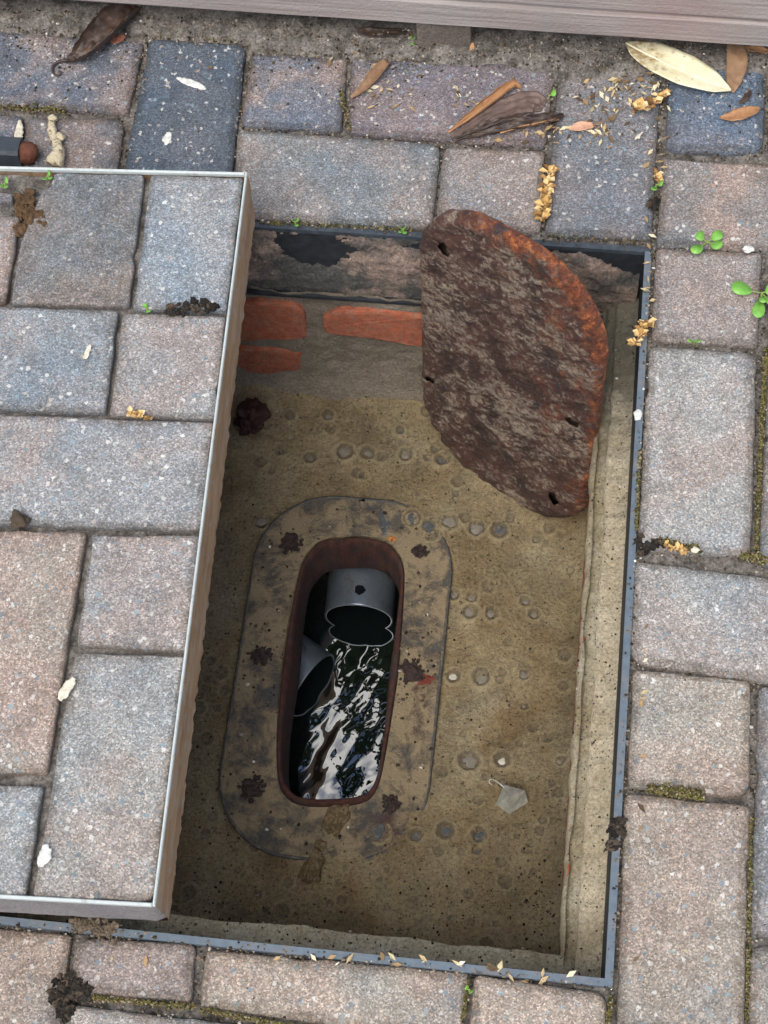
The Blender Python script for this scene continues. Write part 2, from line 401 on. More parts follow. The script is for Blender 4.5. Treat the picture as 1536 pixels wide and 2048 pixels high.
def leaf_material(name, a, b, blotch=None, veins=None, rough=0.6, trans=0.15):
    m = NT(name, rough)
    c = m.mix(m.ramp(m.noise(70, 5, 0.65), [(0.3, 0.0), (0.7, 1.0)]), a, b)
    if blotch: c = m.mix(m.sep(m.ramp(m.noise(110, 6, 0.7), [(0.57, 0.0), (0.66, 0.75)])), c, blotch)
    m.color(c); m.bump(m.noise(160, 5, 0.65), 0.001, 0.6)
    return m.m
M_PALELEAF = leaf_material('yellowed_leaf', (0.62, 0.55, 0.33), (0.78, 0.74, 0.55), None)
M_BROWNLEAF = leaf_material('brown_leaf', (0.14, 0.075, 0.040), (0.30, 0.18, 0.10))
M_DARKLEAF = leaf_material('dark_wet_leaf', (0.016, 0.012, 0.012), (0.085, 0.050, 0.034), (0.14, 0.08, 0.045), rough=0.5)
M_ORANGELEAF = leaf_material('tan_leaf', (0.26, 0.12, 0.05), (0.46, 0.25, 0.12))
M_PINKLEAF = leaf_material('pinkish_leaf', (0.5, 0.27, 0.17), (0.6, 0.36, 0.25))
M_BRACT = island_material('straw_bract', [(0, (0.13, 0.065, 0.03)), (0.3, (0.36, 0.20, 0.07)), (0.6, (0.58, 0.38, 0.14)), (0.85, (0.68, 0.48, 0.22)), (1, (0.74, 0.60, 0.36))], 0.7)
M_SCRAP = island_material('leaf_scrap', [(0, (0.06, 0.04, 0.025)), (0.3, (0.22, 0.14, 0.07)), (0.6, (0.42, 0.29, 0.15)), (0.85, (0.52, 0.46, 0.28)), (1, (0.75, 0.68, 0.55))], 0.8)
M_GREEN = leaf_material('seedling_green', (0.10, 0.30, 0.045), (0.25, 0.52, 0.09), (0.30, 0.50, 0.14), rough=0.5)
M_STEM = plain('seedling_stem', (0.22, 0.30, 0.08), 0.6)
def bone_material():
    m = NT('bleached_root', 0.75)
    c = m.mix(m.noise(130, 6, 0.7), (0.45, 0.37, 0.22), (0.72, 0.66, 0.50))
    c = m.mix(m.sep(m.ramp(m.noise(170, 6, 0.75), [(0.52, 0.0), (0.60, 0.9)])), c, (0.10, 0.055, 0.03))
    m.color(c); m.bump(m.noise(350, 5, 0.7), 0.002, 1.0); return m.m
M_BONE = bone_material()
M_CHIP = plain('pale_wood', (0.56, 0.52, 0.42), 0.8, 0.4, 250)
M_WHITE = plain('chalky_white', (0.58, 0.58, 0.55), 0.85, 0.4, 250, .001)
M_BAR = plain('dark_bar', (0.045, 0.055, 0.07), 0.45, 0.3, 60, 0.0005)
M_RUSTEND = plain('rust_end', (0.12, 0.045, 0.028), 0.8, 0.5, 120, 0.002)
M_LUMP = plain('rust_lump', (0.055, 0.024, 0.020), 0.65, 0.7, 120, 0.004, 300)
M_MUDLUMP = soil_material('mud_lump', (0.17, 0.12, 0.06), (0.32, 0.24, 0.135), speck=(.36,.29,.18), thr=0.985, bump=0.003)
M_BARK = plain('bark', (0.10, 0.08, 0.06), 0.9, 0.4)
M_TREELEAF = island_material('tree_leaf', [(0, (0.025, 0.05, 0.012)), (0.6, (0.05, 0.085, 0.02)), (1, (0.09, 0.12, 0.035))], 0.35)
def stone_material(name, a, b):
    m = NT(name, 0.6)
    c = m.mix(m.noise(300, 6, 0.7), a, b)
    c = m.mix(m.sep(m.ramp(m.noise(150, 7, 0.75), [(0.52, 0.0), (0.66, 0.75)])), c, (0.25, 0.20, 0.125))
    m.color(c); m.bump(m.noise(400, 6, 0.75), 0.0015, 0.8); return m.m
M_PEBBLE_D = stone_material('dark_stone', (0.030, 0.038, 0.045), (0.085, 0.090, 0.092))
M_PEBBLE_G = stone_material('grey_stone', (0.115, 0.105, 0.090), (0.21, 0.19, 0.155))
M_PEBBLE_P = plain('pale_stone', (0.42, 0.40, 0.34), 0.7, 0.3, 90, 0.001)
def film_material():
    m = NT('cloudy_plastic', 0.35)
    m.color(m.mix(m.ramp(m.noise(110, 6, 0.7), [(0.35, 0.0), (0.65, 1.0)]), (0.45, 0.46, 0.39), (0.80, 0.81, 0.75))); m.p.inputs['Transmission Weight'].default_value = 0.45; m.bump(m.noise(160, 5), 0.002, 0.8)
    return m.m
M_FILM = film_material()

# ------------------------------------------------------------------ dimensions (metres)
FX0, FX1, FY0, FY1 = -0.510, 0.003, -0.003, 0.6675       # outer edge of the recessed frame
T = 0.0060
FLOOR_Z = -0.272
LEDGE_Z = -0.080

# ------------------------------------------------------------------ ground sheet
gz = -0.03
R = 30.0
kind(obj('ground', [(-R,-R,gz),(R,-R,gz),(R,R,gz),(-R,R,gz),(FX0-.01,FY0-.01,gz),(FX1+.01,FY0-.01,gz),(FX1+.01,FY1+.01,gz),(FX0-.01,FY1+.01,gz)],
    [(0,1,5,4),(1,2,6,5),(2,3,7,6),(3,0,4,7)], M_GROUND, base=(0, 0, gz)), 'structure')

# ------------------------------------------------------------------ paving: bed of jointing sand plus the blocks
BX0, BX1, BY0, BY1 = -1.15, 0.62, -0.46, 1.15
def bed_height(x, y):
    h = -0.0075 + 0.0035 * fbm(x * 35, y * 35, 1.0, 3) + 0.0018 * fbm(x * 160, y * 160, 2.0, 2)
    k = 0.868 + 0.009 * fbm(x * 14 + 5, 2.0, 0.0, 3) - 0.016 * math.exp(-((x + 0.26) / 0.08) ** 2) - 0.027 * math.exp(-((x + 0.07) / 0.07) ** 2)
    s = min(1.0, max(0.0, (y - k) / 0.02))
    h += s * (0.0125 + 0.004 * fbm(x * 22, y * 22, 4.0, 3))
    return h
def bed():
    st = 0.0042
    xs = np.arange(BX0, BX1 + st / 2, st); ys = np.arange(BY0, BY1 + st / 2, st)
    # pull the nearest grid lines onto the frame's edge
    for a, v in ((xs, FX0), (xs, FX1), (ys, FY0), (ys, FY1)): a[np.abs(a - v).argmin()] = v
    nx, ny = len(xs), len(ys); V = []
    for y in ys:
        for x in xs: V.append((x, y, bed_height(x, y)))
    F = []
    for j in range(ny - 1):
        for i in range(nx - 1):
            cx, cy = (xs[i] + xs[i+1]) / 2, (ys[j] + ys[j+1]) / 2
            if FX0 < cx < FX1 and FY0 < cy < FY1: continue
            a = j * nx + i; F.append((a, a + 1, a + nx + 1, a + nx))
    return obj('paving', V, F, M_BED, base=(0, 0, 0), smooth=True)
paving = kind(bed(), 'structure')

def round_poly(P, r, rnd):
    """polygon with rounded, slightly uneven outline, about one point per 9 mm"""
    n = len(P); out = []
    area = sum(P[i][0] * P[(i+1) % n][1] - P[(i+1) % n][0] * P[i][1] for i in range(n))
    if area < 0: P = P[::-1]
    for i in range(n):
        p0, p, p1 = (Vector(P[i-1]), Vector(P[i]), Vector(P[(i+1) % n]))
        d0, d1 = (p0 - p), (p1 - p); l0, l1 = d0.length, d1.length; d0 /= l0; d1 /= l1
        rr = min(r * (rnd.uniform(0.6, 1.7) if rnd.random() > .14 else rnd.uniform(1.8, 3.0)), l0 * .4, l1 * .4)
        for k in range(5):
            t = k / 4; a = p + d0 * rr; b = p + d1 * rr
            out.append(a * (1-t)**2 + p * 2*t*(1-t) + b * t*t)
        m = int((l1 - rr * 2) / 0.011); q0 = p + d1 * rr; q1 = p1 - d1 * min(r, l1 * .4)
        for k in range(1, m):
            q = q0.lerp(q1, k / m); nrm = Vector((d1.y, -d1.x))
            out.append(q + nrm * (rnd.uniform(-.0007, .0004) + 0.0011 * sn(q.x * 60, q.y * 60, 3.3) - (rnd.uniform(.0008, .0024) if rnd.random() < .02 else 0)))
    return out
def inset(P, d):
    n = len(P); out = []
    for i in range(n):
        t = (P[(i+1) % n] - P[i-1]); t.normalize()
        out.append(P[i] + Vector((-t.y, t.x)) * d)
    return out
def paver(poly, z, parent, colour, pink, depth=0.045, r=0.0055, tilt=0.0009, wear=1.0):
    rnd = random.Random(round(poly[0][0] * 7919 + poly[0][1] * 104729, 3))
    P = round_poly([(p[0], p[1]) for p in poly], r, rnd)
    c = sum(P, Vector((0, 0))) / len(P); ta, tb, dz = rnd.uniform(-tilt, tilt) * 6, rnd.uniform(-tilt, tilt) * 6, rnd.uniform(-tilt, tilt)
    rings = [(0.0, -depth), (0.0, -0.0042), (0.0007 * wear, -0.0018), (0.0021 * wear, -0.0005), (0.0042 * wear, 0.0)]
    V = []; F = []; n = len(P)
    sm_ = min((Vector(poly[i]) - Vector(poly[i - 1])).length for i in range(len(poly)))
    if sm_ > 0.03: rings.append((0.013, 0.0002))
    for d, h in rings:
        for q in (inset(P, d) if d else P):
            V.append((q.x, q.y, z + h + dz + ta * (q.x - c.x) + tb * (q.y - c.y) + (0 if h < -.003 else 0.0003 * sn(q.x * 90, q.y * 90, 9.1))))
    for k in range(len(rings) - 1):
        for i in range(n):
            j = (i + 1) % n
            F.append((k*n+i, k*n+j, (k+1)*n+j, (k+1)*n+i))
    F.append(tuple(range((len(rings)-1)*n, len(rings)*n)))
    o = obj('paver', V, F, M_PAVER, parent)
    ea = o.data.attributes.new('edge', 'FLOAT', 'POINT')
    ea.data.foreach_set('value', [1.0] * (n * 5) + [0.0] * (len(V) - n * 5))
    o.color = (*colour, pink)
    return o
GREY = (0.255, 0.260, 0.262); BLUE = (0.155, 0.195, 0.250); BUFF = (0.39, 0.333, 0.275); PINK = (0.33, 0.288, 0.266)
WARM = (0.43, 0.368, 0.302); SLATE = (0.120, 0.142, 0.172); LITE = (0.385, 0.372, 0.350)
def px(*p): return [tuple(at(x, y, 0.0))[:2] for x, y in p]
GROUND_PAVERS = [
  # right-hand column
  (px((1312,494),(1525,503),(1517,693),(1302,678)), PINK, 0.5),
  (px((1298,690),(1517,702),(1502,1112),(1274,1100)), LITE, 0.45),
  (px((1267,1119),(1752,1180),(1740,1398),(1259,1323)), LITE, 0.35),
  (px((1265,1336),(1502,1360),(1501,1594),(1255,1573)), WARM, 0.5),
  (px((1249,1584),(1502,1610),(1489,2072),(1234,2060)), BUFF, 0.4),
  # far right slivers
  (px((1543,508),(1760,520),(1745,880),(1529,868)), GREY, 0.4),
  (px((1529,880),(1745,895),(1738,1160),(1516,1130)), GREY, 0.3),
  (px((1518,1368),(1740,1410),(1730,1900),(1500,1868)), GREY, 0.35),
  (px((1500,1886),(1730,1915),(1722,2330),(1496,2300)), BUFF, 0.4),
  # bottom row
  (px((948,1946),(1216,1985),(1204,2240),(926,2200)), WARM, 0.35),
  (px((411,1897),(940,1943),(926,2088),(398,2012)), WARM, 0.45),
  (px((153,1874),(392,1887),(383,2004),(136,1984)), PINK, 0.35),
  (px((-130,1845),(142,1868),(116,2080),(-160,2040)), BUFF, 0.5),
  (px((136,2006),(640,2066),(612,2290),(112,2230)), LITE, 0.35),
  (px((648,2070),(918,2098),(905,2330),(622,2290)), LITE, 0.35),
  # row beyond the frame: bluer, darker tones, the cool dim light partly painted in
  (px((474,255),(882,286),(866,454),(461,436)), GREY, 0.4),
  (px((888,289),(1090,300),(1082,465),(869,455)), PINK, 0.3),
  (px((1118,132),(1322,146),(1305,476),(1089,467)), (0.215,0.22,0.235), 0.25),
  (px((1325,313),(1740,338),(1732,512),(1311,492)), (0.28,0.255,0.24), 0.75),
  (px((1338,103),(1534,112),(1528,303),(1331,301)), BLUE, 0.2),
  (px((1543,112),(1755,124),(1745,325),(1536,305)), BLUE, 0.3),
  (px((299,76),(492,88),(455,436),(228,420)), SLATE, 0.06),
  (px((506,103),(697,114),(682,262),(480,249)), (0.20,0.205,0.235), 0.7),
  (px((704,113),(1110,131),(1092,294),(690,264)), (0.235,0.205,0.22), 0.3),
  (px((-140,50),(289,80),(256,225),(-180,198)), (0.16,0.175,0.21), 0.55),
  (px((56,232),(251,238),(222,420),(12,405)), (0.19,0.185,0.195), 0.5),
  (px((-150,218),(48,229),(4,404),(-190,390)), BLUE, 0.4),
]
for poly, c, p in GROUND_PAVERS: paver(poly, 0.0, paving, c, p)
# the paving goes on beyond the picture and below the lifted lid
def bb(P): return min(p[0] for p in P), min(p[1] for p in P), max(p[0] for p in P), max(p[1] for p in P)
taken = [bb(P) for P, _, _ in GROUND_PAVERS] + [(FX0, FY0, FX1, FY1)]
def free(b): return all(b[2] < t[0] + .001 or b[0] > t[2] - .001 or b[3] < t[1] + .001 or b[1] > t[3] - .001 for t in taken)
shades = [GREY, PINK, BUFF, LITE, (0.2, 0.2, 0.22)]
for j in range(9):
    y = -0.452 + j * 0.1035 + 0.0
    for i in range(-6, 4):
        x = i * 0.2035 + (0.1 if j % 2 else 0.0)
        for (a, b) in (((x, y), (x + .2, y + .1)), ((x, y), (x + .1, y + .1)), ((x + .1, y), (x + .2, y + .1))):
            q = (*a, *b)
            if free(q) and BX0 < q[0] and q[2] < BX1:
                paver([(q[0]+.002, q[1]+.002), (q[2]-.002, q[1]+.002), (q[2]-.002, q[3]-.002), (q[0]+.002, q[3]-.002)], 0.0, paving, random.choice(shades), 0.4)
                taken.append(q); break
for j in range(4):
    y = 0.4785 + j * 0.1035
    for i in range(2):
        q = (-0.93 + i * 0.2035, y, -0.73 + i * 0.2035, y + .1)
        if free(q): paver([(q[0]+.002, q[1]+.002), (q[2]-.002, q[1]+.002), (q[2]-.002, q[3]-.002), (q[0]+.002, q[3]-.002)], 0.0, paving, random.choice(shades), 0.4); taken.append(q)

# ------------------------------------------------------------------ the pit: floor, walls, mortar ledge
pit = thing('brick_chamber', (-0.25, 0.33, FLOOR_Z), 'rectangular brick manhole chamber below the frame, its walls roughly rendered with mortar', 'manhole chamber')
WX0, WX1, WY0, WY1 = -0.482, -0.034, 0.038, 0.652
MO = [(-317,436),(-298,467),(-234,473),(-213,446),(-211,385),(-211,234),(-220,203),(-285,194),(-306,211),(-314,271)]   # mouth opening, mm
MO = [(a / 1000, b / 1000) for a, b in MO]
def soften(P, k=2):
    for _ in range(k):
        P = [((a[0]*(1-t)+b[0]*t), (a[1]*(1-t)+b[1]*t)) for a, b in zip(P, P[1:]+P[:1]) for t in (.2, .8)]
    return P
MO = soften(MO)
MC = (-0.263, 0.335)
def inside(P, x, y):
    c = False; n = len(P)
    for i in range(n):
        x0, y0 = P[i]; x1, y1 = P[(i+1) % n]
        if (y0 > y) != (y1 > y) and x < (x1 - x0) * (y - y0) / (y1 - y0) + x0: c = not c
    return c
STONES = []   # (x, y, r, kind)
for X, Y, r, k in [(620,915,15,'g'),(690,905,20,'g'),(735,908,17,'g'),(812,912,16,'g'),(856,920,11,'d'),(886,922,17,'d'),(580,832,12,'g'),(656,832,13,'g'),
    (825,1042,18,'d'),(858,1057,15,'d'),(901,1050,17,'g'),(952,1060,17,'g'),(998,1064,19,'d'),(1072,1078,10,'g'),(524,1048,12,'g'),
    (908,1190,13,'g'),(943,1196,13,'g'),(940,1224,17,'g'),(983,1228,14,'g'),(1050,1203,12,'g'),(1068,1229,13,'g'),
    (906,1352,15,'p'),(962,1352,19,'g'),(1048,1350,12,'g'),(938,1522,22,'g'),(1004,1520,17,'p'),
    (832,1676,14,'d'),(892,1666,18,'d'),(958,1672,15,'d'),(952,1703,10,'d'),(758,1668,20,'d'),(1048,1412,9,'g'),(1120,1525,10,'g'),(515,1790,9,'g'),(660,1810,8,'g'),
    (1005,1570,10,'g'),(1085,1640,9,'g'),(640,860,9,'g'),(800,862,10,'d'),(560,905,10,'d')]:
    p = at(X, Y, FLOOR_Z); STONES.append((p.x, p.y, r / 2170, k))
PL = (-0.3655, 0.139, -0.1630, 0.521, 0.080)     # plate: x0 y0 x1 y1 corner radius
CRATERS = {}
_r = random.Random(41)
for _k in range(230):
    _c = (_r.uniform(-.47, -.04), _r.uniform(.05, .63), _r.choice((.0022, .003, .0038, .005, .0065)))
    for _i in (-1, 0, 1):
        for _j in (-1, 0, 1): CRATERS.setdefault((int(_c[0] // .014) + _i, int(_c[1] // .014) + _j), []).append(_c)
def floor_height(x, y):
    dx_ = max(PL[0] - x, x - PL[2], 0); dy_ = max(PL[1] - y, y - PL[3], 0); k_ = min(1.0, math.hypot(dx_, dy_) / 0.035)
    h = FLOOR_Z + (0.0012 + 0.0034 * k_) * fbm(x * 11, y * 11, 7.0, 3) + (0.0010 + 0.0014 * k_) * fbm(x * 50, y * 50, 8.0, 3) + 0.0008 * fbm(x * 170, y * 170, 9.0, 2)
    for sx, sy, r, k in STONES:
        d = math.hypot(x - sx, y - sy) / r
        if d < 2.0:
            h += 0.0026 * math.exp(-((d - 1.18) / 0.22) ** 2) - (0.0030 * (1 - d * d) if d < 1 else 0)
    for sx, sy, r in CRATERS.get((int(x // .014), int(y // .014)), ()):
        d = math.hypot(x - sx, y - sy) / r
        if d < 2: h += 0.0013 * math.exp(-((d - 1.1) / 0.25) ** 2) - (0.0017 * (1 - d * d) if d < 1 else 0)
    # silt drifts over the low right corner and the front edge of the plate
    h += 0.0085 * math.exp(-(((x + 0.15) / 0.05) ** 2 + ((y - 0.17) / 0.06) ** 2)) + 0.0080 * math.exp(-(((x + 0.24) / 0.075) ** 2 + ((y - 0.125) / 0.035) ** 2))
    h += 0.009 * math.exp(-(((x + 0.185) / 0.05) ** 2 + ((y - 0.52) / 0.05) ** 2))
    # silt banked against the walls
    h += 0.012 * math.exp(-(WY1 - y) / 0.018) + 0.008 * math.exp(-(WX1 - x) / 0.012) + 0.008 * math.exp(-(x - WX0) / 0.02)
    return h
def ring_at(x, y):
    v = 0.0
    for L_, w in ((STONES, 1.0), (CRATERS.get((int(x // .014), int(y // .014)), ()), 0.8)):
        for q in L_:
            dx = x - q[0]; dy = y - q[1]
            if abs(dx) > .03 or abs(dy) > .03: continue
            d = math.hypot(dx, dy) / q[2] * (1 + .12 * sn(x * 200, y * 200, 3.0))
            if d < 2: v += w * (math.exp(-((d - 1.28) / 0.20) ** 2) - math.exp(-((d - 0.92) / 0.13) ** 2) - (0.45 if d < .85 else 0))
    return max(-1.0, min(1.0, v))
def pit_floor():
    st = 0.0019
    xs = np.arange(WX0 - .006, WX1 + .008, st); ys = np.arange(WY0 - .006, WY1 + .01, st); nx, ny = len(xs), len(ys)
    V = [(x, y, floor_height(x, y)) for y in ys for x in xs]; F = []
    for j in range(ny - 1):
        for i in range(nx - 1):
            if inside(MO, (xs[i] + xs[i+1]) / 2, (ys[j] + ys[j+1]) / 2): continue
            a = j * nx + i; F.append((a, a + 1, a + nx + 1, a + nx))
    o = obj('pit_floor', V, F, M_MUD, smooth=True, base=(-0.25, 0.33, FLOOR_Z))
    ra = o.data.attributes.new('ring', 'FLOAT', 'POINT'); ra.data.foreach_set('value', [ring_at(v[0], v[1]) for v in V])
    return o
floor = kind(pit_floor(), 'structure')
for i, (x, y, r, k) in enumerate(STONES):
    hz = floor_height(x, y) + .0004
    if PL[0] < x < PL[2] and PL[1] < y < PL[3]: hz = max(hz, FLOOR_Z + 0.0058)
    V, F = blob((x, y, hz - .0006), r * 0.90, 3, 0.42, (1, .9, 0.20), i * 1.7, i * 0.9)
    obj('stone', V, F, {'d': M_PEBBLE_D, 'g': M_PEBBLE_G, 'p': M_PEBBLE_P}[k], floor, True)

def wall_grid(name, mat, fn, nu, nv, parent, smooth=True, flip=False):
    V = [fn(i / nu, j / nv) for j in range(nv + 1) for i in range(nu + 1)]; F = []
    for j in range(nv):
        for i in range(nu):
            a = j * (nu + 1) + i; q = (a, a + 1, a + nu + 2, a + nu + 1); F.append(q[::-1] if flip else q)
    return obj(name, V, F, mat, parent, smooth)
def back_wall(u, v):
    x = WX0 - .01 + (WX1 - WX0 + .03) * u; z = FLOOR_Z - .02 + (-0.092 - FLOOR_Z + .02) * v
    lump = 0.0045 * fbm(x * 14, z * 14, 11.0, 4) + 0.0016 * fbm(x * 90, z * 90, 12.0, 2)
    foot = 0.016 * math.exp(-(z - FLOOR_Z) / 0.022)
    return (x, WY1 - foot - lump, z)
bw = wall_grid('rendered_wall', M_RENDER, back_wall, 150, 62, pit)
BRICKS = [
  [(440,600),(520,601),(588,604),(609,622),(614,673),(500,678),(438,681)],
  [(645,632),(676,616),(760,617),(842,625),(880,629),(880,694),(842,690),(740,673),(648,663)],
  [(430,687),(540,692),(606,699),(603,735),(540,744),(428,748)],
  [(940,636),(1090,650),(1170,658),(1168,722),(1080,716),(945,706)],
]
for k, B in enumerate(BRICKS):
    Q = [at_y(x, y, WY1) for x, y in B]
    P = round_poly([(q.x, q.z) for q in Q], 0.0035, random.Random(k))
    V = []; n = len(P); F = []
    for d, dy in ((0, 0.012), (0, -0.0012), (0.0012, -0.0030), (0.004, -0.0040)):
        for q in (inset(P, d) if d else P):
            V.append((q.x, WY1 + dy - 0.0009 * fbm(q.x * 60, q.y * 60, k, 2), q.y))
    for r_ in range(3):
        for i in range(n):
            j = (i + 1) % n; F.append((r_*n+i, r_*n+j, (r_+1)*n+j, (r_+1)*n+i))
    F.append(tuple(range(3*n, 4*n)))
    obj('brick', V, F, M_BRICK, bw)
def right_wall(u, v):
    y = WY0 - .01 + (WY1 - WY0 + .02) * u; z = FLOOR_Z - .02 + (-0.084 - FLOOR_Z + .02) * v
    return (WX1 + 0.0035 - 0.004 * abs(fbm(y * 16, z * 16, 21.0, 3)) , y, z)
rw = wall_grid('side_wall', M_RENDER, right_wall, 90, 30, pit, flip=True)
for c in range(3):
    for i in range(4):
        y0 = WY0 - 0.03 + i * 0.225 + (0.11 if c % 2 else 0); z0 = -0.158 - c * 0.075
        y1 = min(y0 + 0.213, WY1); y0 = max(y0, WY0)
        if y1 - y0 < .03 or z0 < FLOOR_Z - .02: continue
        b = MB(); b.box((WX1 + 0.0005, y0, z0), (WX1 + .03, y1, z0 + 0.064)); b.build('brick', M_BRICK, rw)
b = MB(); b.box((WX0 - .03, WY0 - .02, FLOOR_Z - .02), (WX0, WY1 + .02, -0.082)); b.build('side_wall', M_RENDER, pit)
b = MB(); b.box((WX0, WY0 - .03, FLOOR_Z - .02), (WX1, WY0, -0.100)); b.build('front_wall', M_RENDER, pit)
# mortar ledge under the frame: flat outer strip and a lower, rougher inner strip on the right, a narrower one in front
IX1, IY0, IY1 = FX1 - T, FY0 + T, FY1 - T
def outer_strip(u, v):
    y = IY0 - .002 + (IY1 - IY0) * v
    w = 0.0205 + 0.0030 * fbm(y * 25, 0.0, 31.0, 6)
    x = IX1 + 0.001 - w * u
    return (x, y, LEDGE_Z + 0.014 * (1 - u) ** 3 * 0.5 + 0.0022 * fbm(x * 70, y * 70, 32.0, 5) - 0.0016 * max(0, fbm(x * 150, y * 150, 37.0, 3)) - (0.004 if u > .97 else 0))
def inner_strip(u, v):
    y = IY0 + .014 + (IY1 - IY0 - .014) * v
    x0 = IX1 - 0.0175; x1 = WX1 - 0.002 + 0.0034 * fbm(y * 30, 0.0, 33.0, 6)
    x = x0 + (x1 - x0) * u
    return (x, y, LEDGE_Z - 0.0070 - 0.007 * u + 0.0028 * fbm(x * 80, y * 80, 34.0, 5) - (0.02 if u > .999 else 0))
def front_strip(u, v):
    x = WX0 + (IX1 - WX0) * u
    y1 = 0.040 + 0.0035 * fbm(x * 14, 0.0, 35.0, 4)
    y = IY0 - 0.001 + (y1 - IY0) * v
    return (x, y, LEDGE_Z - 0.004 - 0.006 * v ** 2 + 0.008 * (1 - v) ** 4 + 0.0034 * fbm(x * 55, y * 55, 36.0, 5) - (0.02 if v > .999 else 0))
wall_grid('mortar_ledge', M_LEDGE, outer_strip, 18, 460, pit, flip=True)
wall_grid('mortar_ledge', M_HAUNCH, inner_strip, 16, 460, pit, flip=True)
wall_grid('mortar_ledge', M_HAUNCH, front_strip, 320, 22, pit)

# ------------------------------------------------------------------ recessed frame
fr = thing('manhole_frame', (-0.25, 0.33, -0.1), 'dark blue-grey steel manhole frame let into the paving around the open pit', 'manhole frame')
def frame_bar(a, b_, nm='frame_side', mat=None):
    m = MB(); m.box(a, b_); return m.build(nm, mat or M_FRAME, fr)
ZT, ZB = 0.0005, -0.098
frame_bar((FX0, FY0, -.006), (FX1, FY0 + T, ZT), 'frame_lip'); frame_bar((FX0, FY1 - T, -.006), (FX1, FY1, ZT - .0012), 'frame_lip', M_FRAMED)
frame_bar((FX1 - T, FY0 + T, -.006), (FX1, FY1 - T, ZT), 'frame_lip'); frame_bar((FX0, FY0 + T, -.006), (FX0 + T, FY1 - T, ZT), 'frame_lip')
e_ = .0006
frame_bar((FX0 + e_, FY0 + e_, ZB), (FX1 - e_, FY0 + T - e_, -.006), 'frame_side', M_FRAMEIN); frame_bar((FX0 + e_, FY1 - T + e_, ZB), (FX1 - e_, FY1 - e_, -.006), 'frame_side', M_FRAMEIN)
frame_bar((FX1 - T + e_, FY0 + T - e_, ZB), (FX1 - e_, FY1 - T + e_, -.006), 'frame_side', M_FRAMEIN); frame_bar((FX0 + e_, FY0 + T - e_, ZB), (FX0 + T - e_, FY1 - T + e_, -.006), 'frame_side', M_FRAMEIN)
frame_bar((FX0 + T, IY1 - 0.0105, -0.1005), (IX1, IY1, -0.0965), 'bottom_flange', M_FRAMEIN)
# mortar left on the far side of the frame
def crust():
    V = []; F = []; idx = {}
    st = 0.0016; x0, x1 = -0.40, IX1 - .001; z0, z1 = -0.0955, -0.004
    nx, nz = int((x1 - x0) / st), int((z1 - z0) / st)
    def d(x, z):
        h = (z - z0) / (z1 - z0)
        n = fbm(x * 13 + 3, z * 19, 41.0, 5) * 0.9 + 0.42 * fbm(x * 85, z * 85, 42.0, 5)
        v = 0.95 - h * 1.0 + n * 0.6
        v -= 0.95 * math.exp(-(((x + 0.315) / 0.042) ** 2 + ((z + 0.038) / 0.026) ** 2))       # bare patch of steel
        v += 0.45 * math.exp(-(((x + 0.245) / 0.030) ** 2 + ((z + 0.045) / 0.018) ** 2)) + 0.40 * math.exp(-(((x + 0.37) / 0.022) ** 2 + ((z + 0.03) / 0.03) ** 2))
        v += 0.45 * math.exp(-(((x + 0.055) / 0.014) ** 2 + ((z + 0.026) / 0.012) ** 2)) - 0.5 * math.exp(-(((x + 0.02) / 0.02) ** 2 + ((z + 0.02) / 0.02) ** 2))
        return v
    D = [[d(x0 + i * st, z0 + j * st) for i in range(nx + 1)] for j in range(nz + 1)]
    def vi(i, j):
        if (i, j) not in idx:
            x, z = x0 + i * st, z0 + j * st; v = D[j][i]
            idx[i, j] = len(V); V.append((x, IY1 + 0.0006 - max(0.0, min(0.006, v * 0.010)) - 0.0028 * max(0, fbm(x * 110, z * 110, 43.0, 5)) * (v > 0), z))
        return idx[i, j]
    for j in range(nz):
        for i in range(nx):
            if max(D[j][i], D[j][i+1], D[j+1][i], D[j+1][i+1]) > 0: F.append((vi(i, j), vi(i+1, j), vi(i+1, j+1), vi(i, j+1)))
    obj('mortar_crust', V, F, M_CRUST, fr, True)
crust()

# ------------------------------------------------------------------ iron rodding plate and its mouth in the floor
acc = thing('rodding_plate', (MC[0], MC[1], FLOOR_Z), 'round-cornered iron plate bolted to the silted pit floor around an open slot', 'drain access plate')
def ray_poly(P, c, a):
    dx, dy = math.cos(a), math.sin(a); best = None
    for i in range(len(P)):
        x0, y0 = P[i][0] - c[0], P[i][1] - c[1]; x1, y1 = P[(i+1) % len(P)][0] - c[0], P[(i+1) % len(P)][1] - c[1]
        ex, ey = x1 - x0, y1 - y0; den = dx * ey - dy * ex
        if abs(den) < 1e-12: continue
        t = (x0 * ey - y0 * ex) / den; s = (x0 * dy - y0 * dx) / den
        if t > 0 and -1e-6 <= s <= 1 + 1e-6 and (best is None or t < best): best = t
    return best
def rrect(x0, y0, x1, y1, r, n=10):
    out = []
    for cx, cy, a0 in ((x1 - r, y1 - r, 0), (x0 + r, y1 - r, 90), (x0 + r, y0 + r, 180), (x1 - r, y0 + r, 270)):
        for k in range(n + 1):
            a = math.radians(a0 + 90 * k / n); out.append((cx + r * math.cos(a), cy + r * math.sin(a)))
    return out
PLP = rrect(*PL)
ANG = [2 * math.pi * k / 220 for k in range(220)]
def loop(P, c, z, scale=0.0, dz=0.0):
    L = []
    for a in ANG:
        t = ray_poly(P, c, a) + scale; x, y = c[0] + t * math.cos(a), c[1] + t * math.sin(a)
        L.append((x, y, z + (dz * fbm(x * 40, y * 40, 51.0, 3) if dz else 0)))
    return L
def strips(loops):
    V = sum(loops, []); n = len(ANG); F = []
    for k in range(len(loops) - 1):
        for i in range(n):
            j = (i + 1) % n; F.append((k*n+i, (k+1)*n+i, (k+1)*n+j, k*n+j))
    return V, F
zp = FLOOR_Z + 0.0058
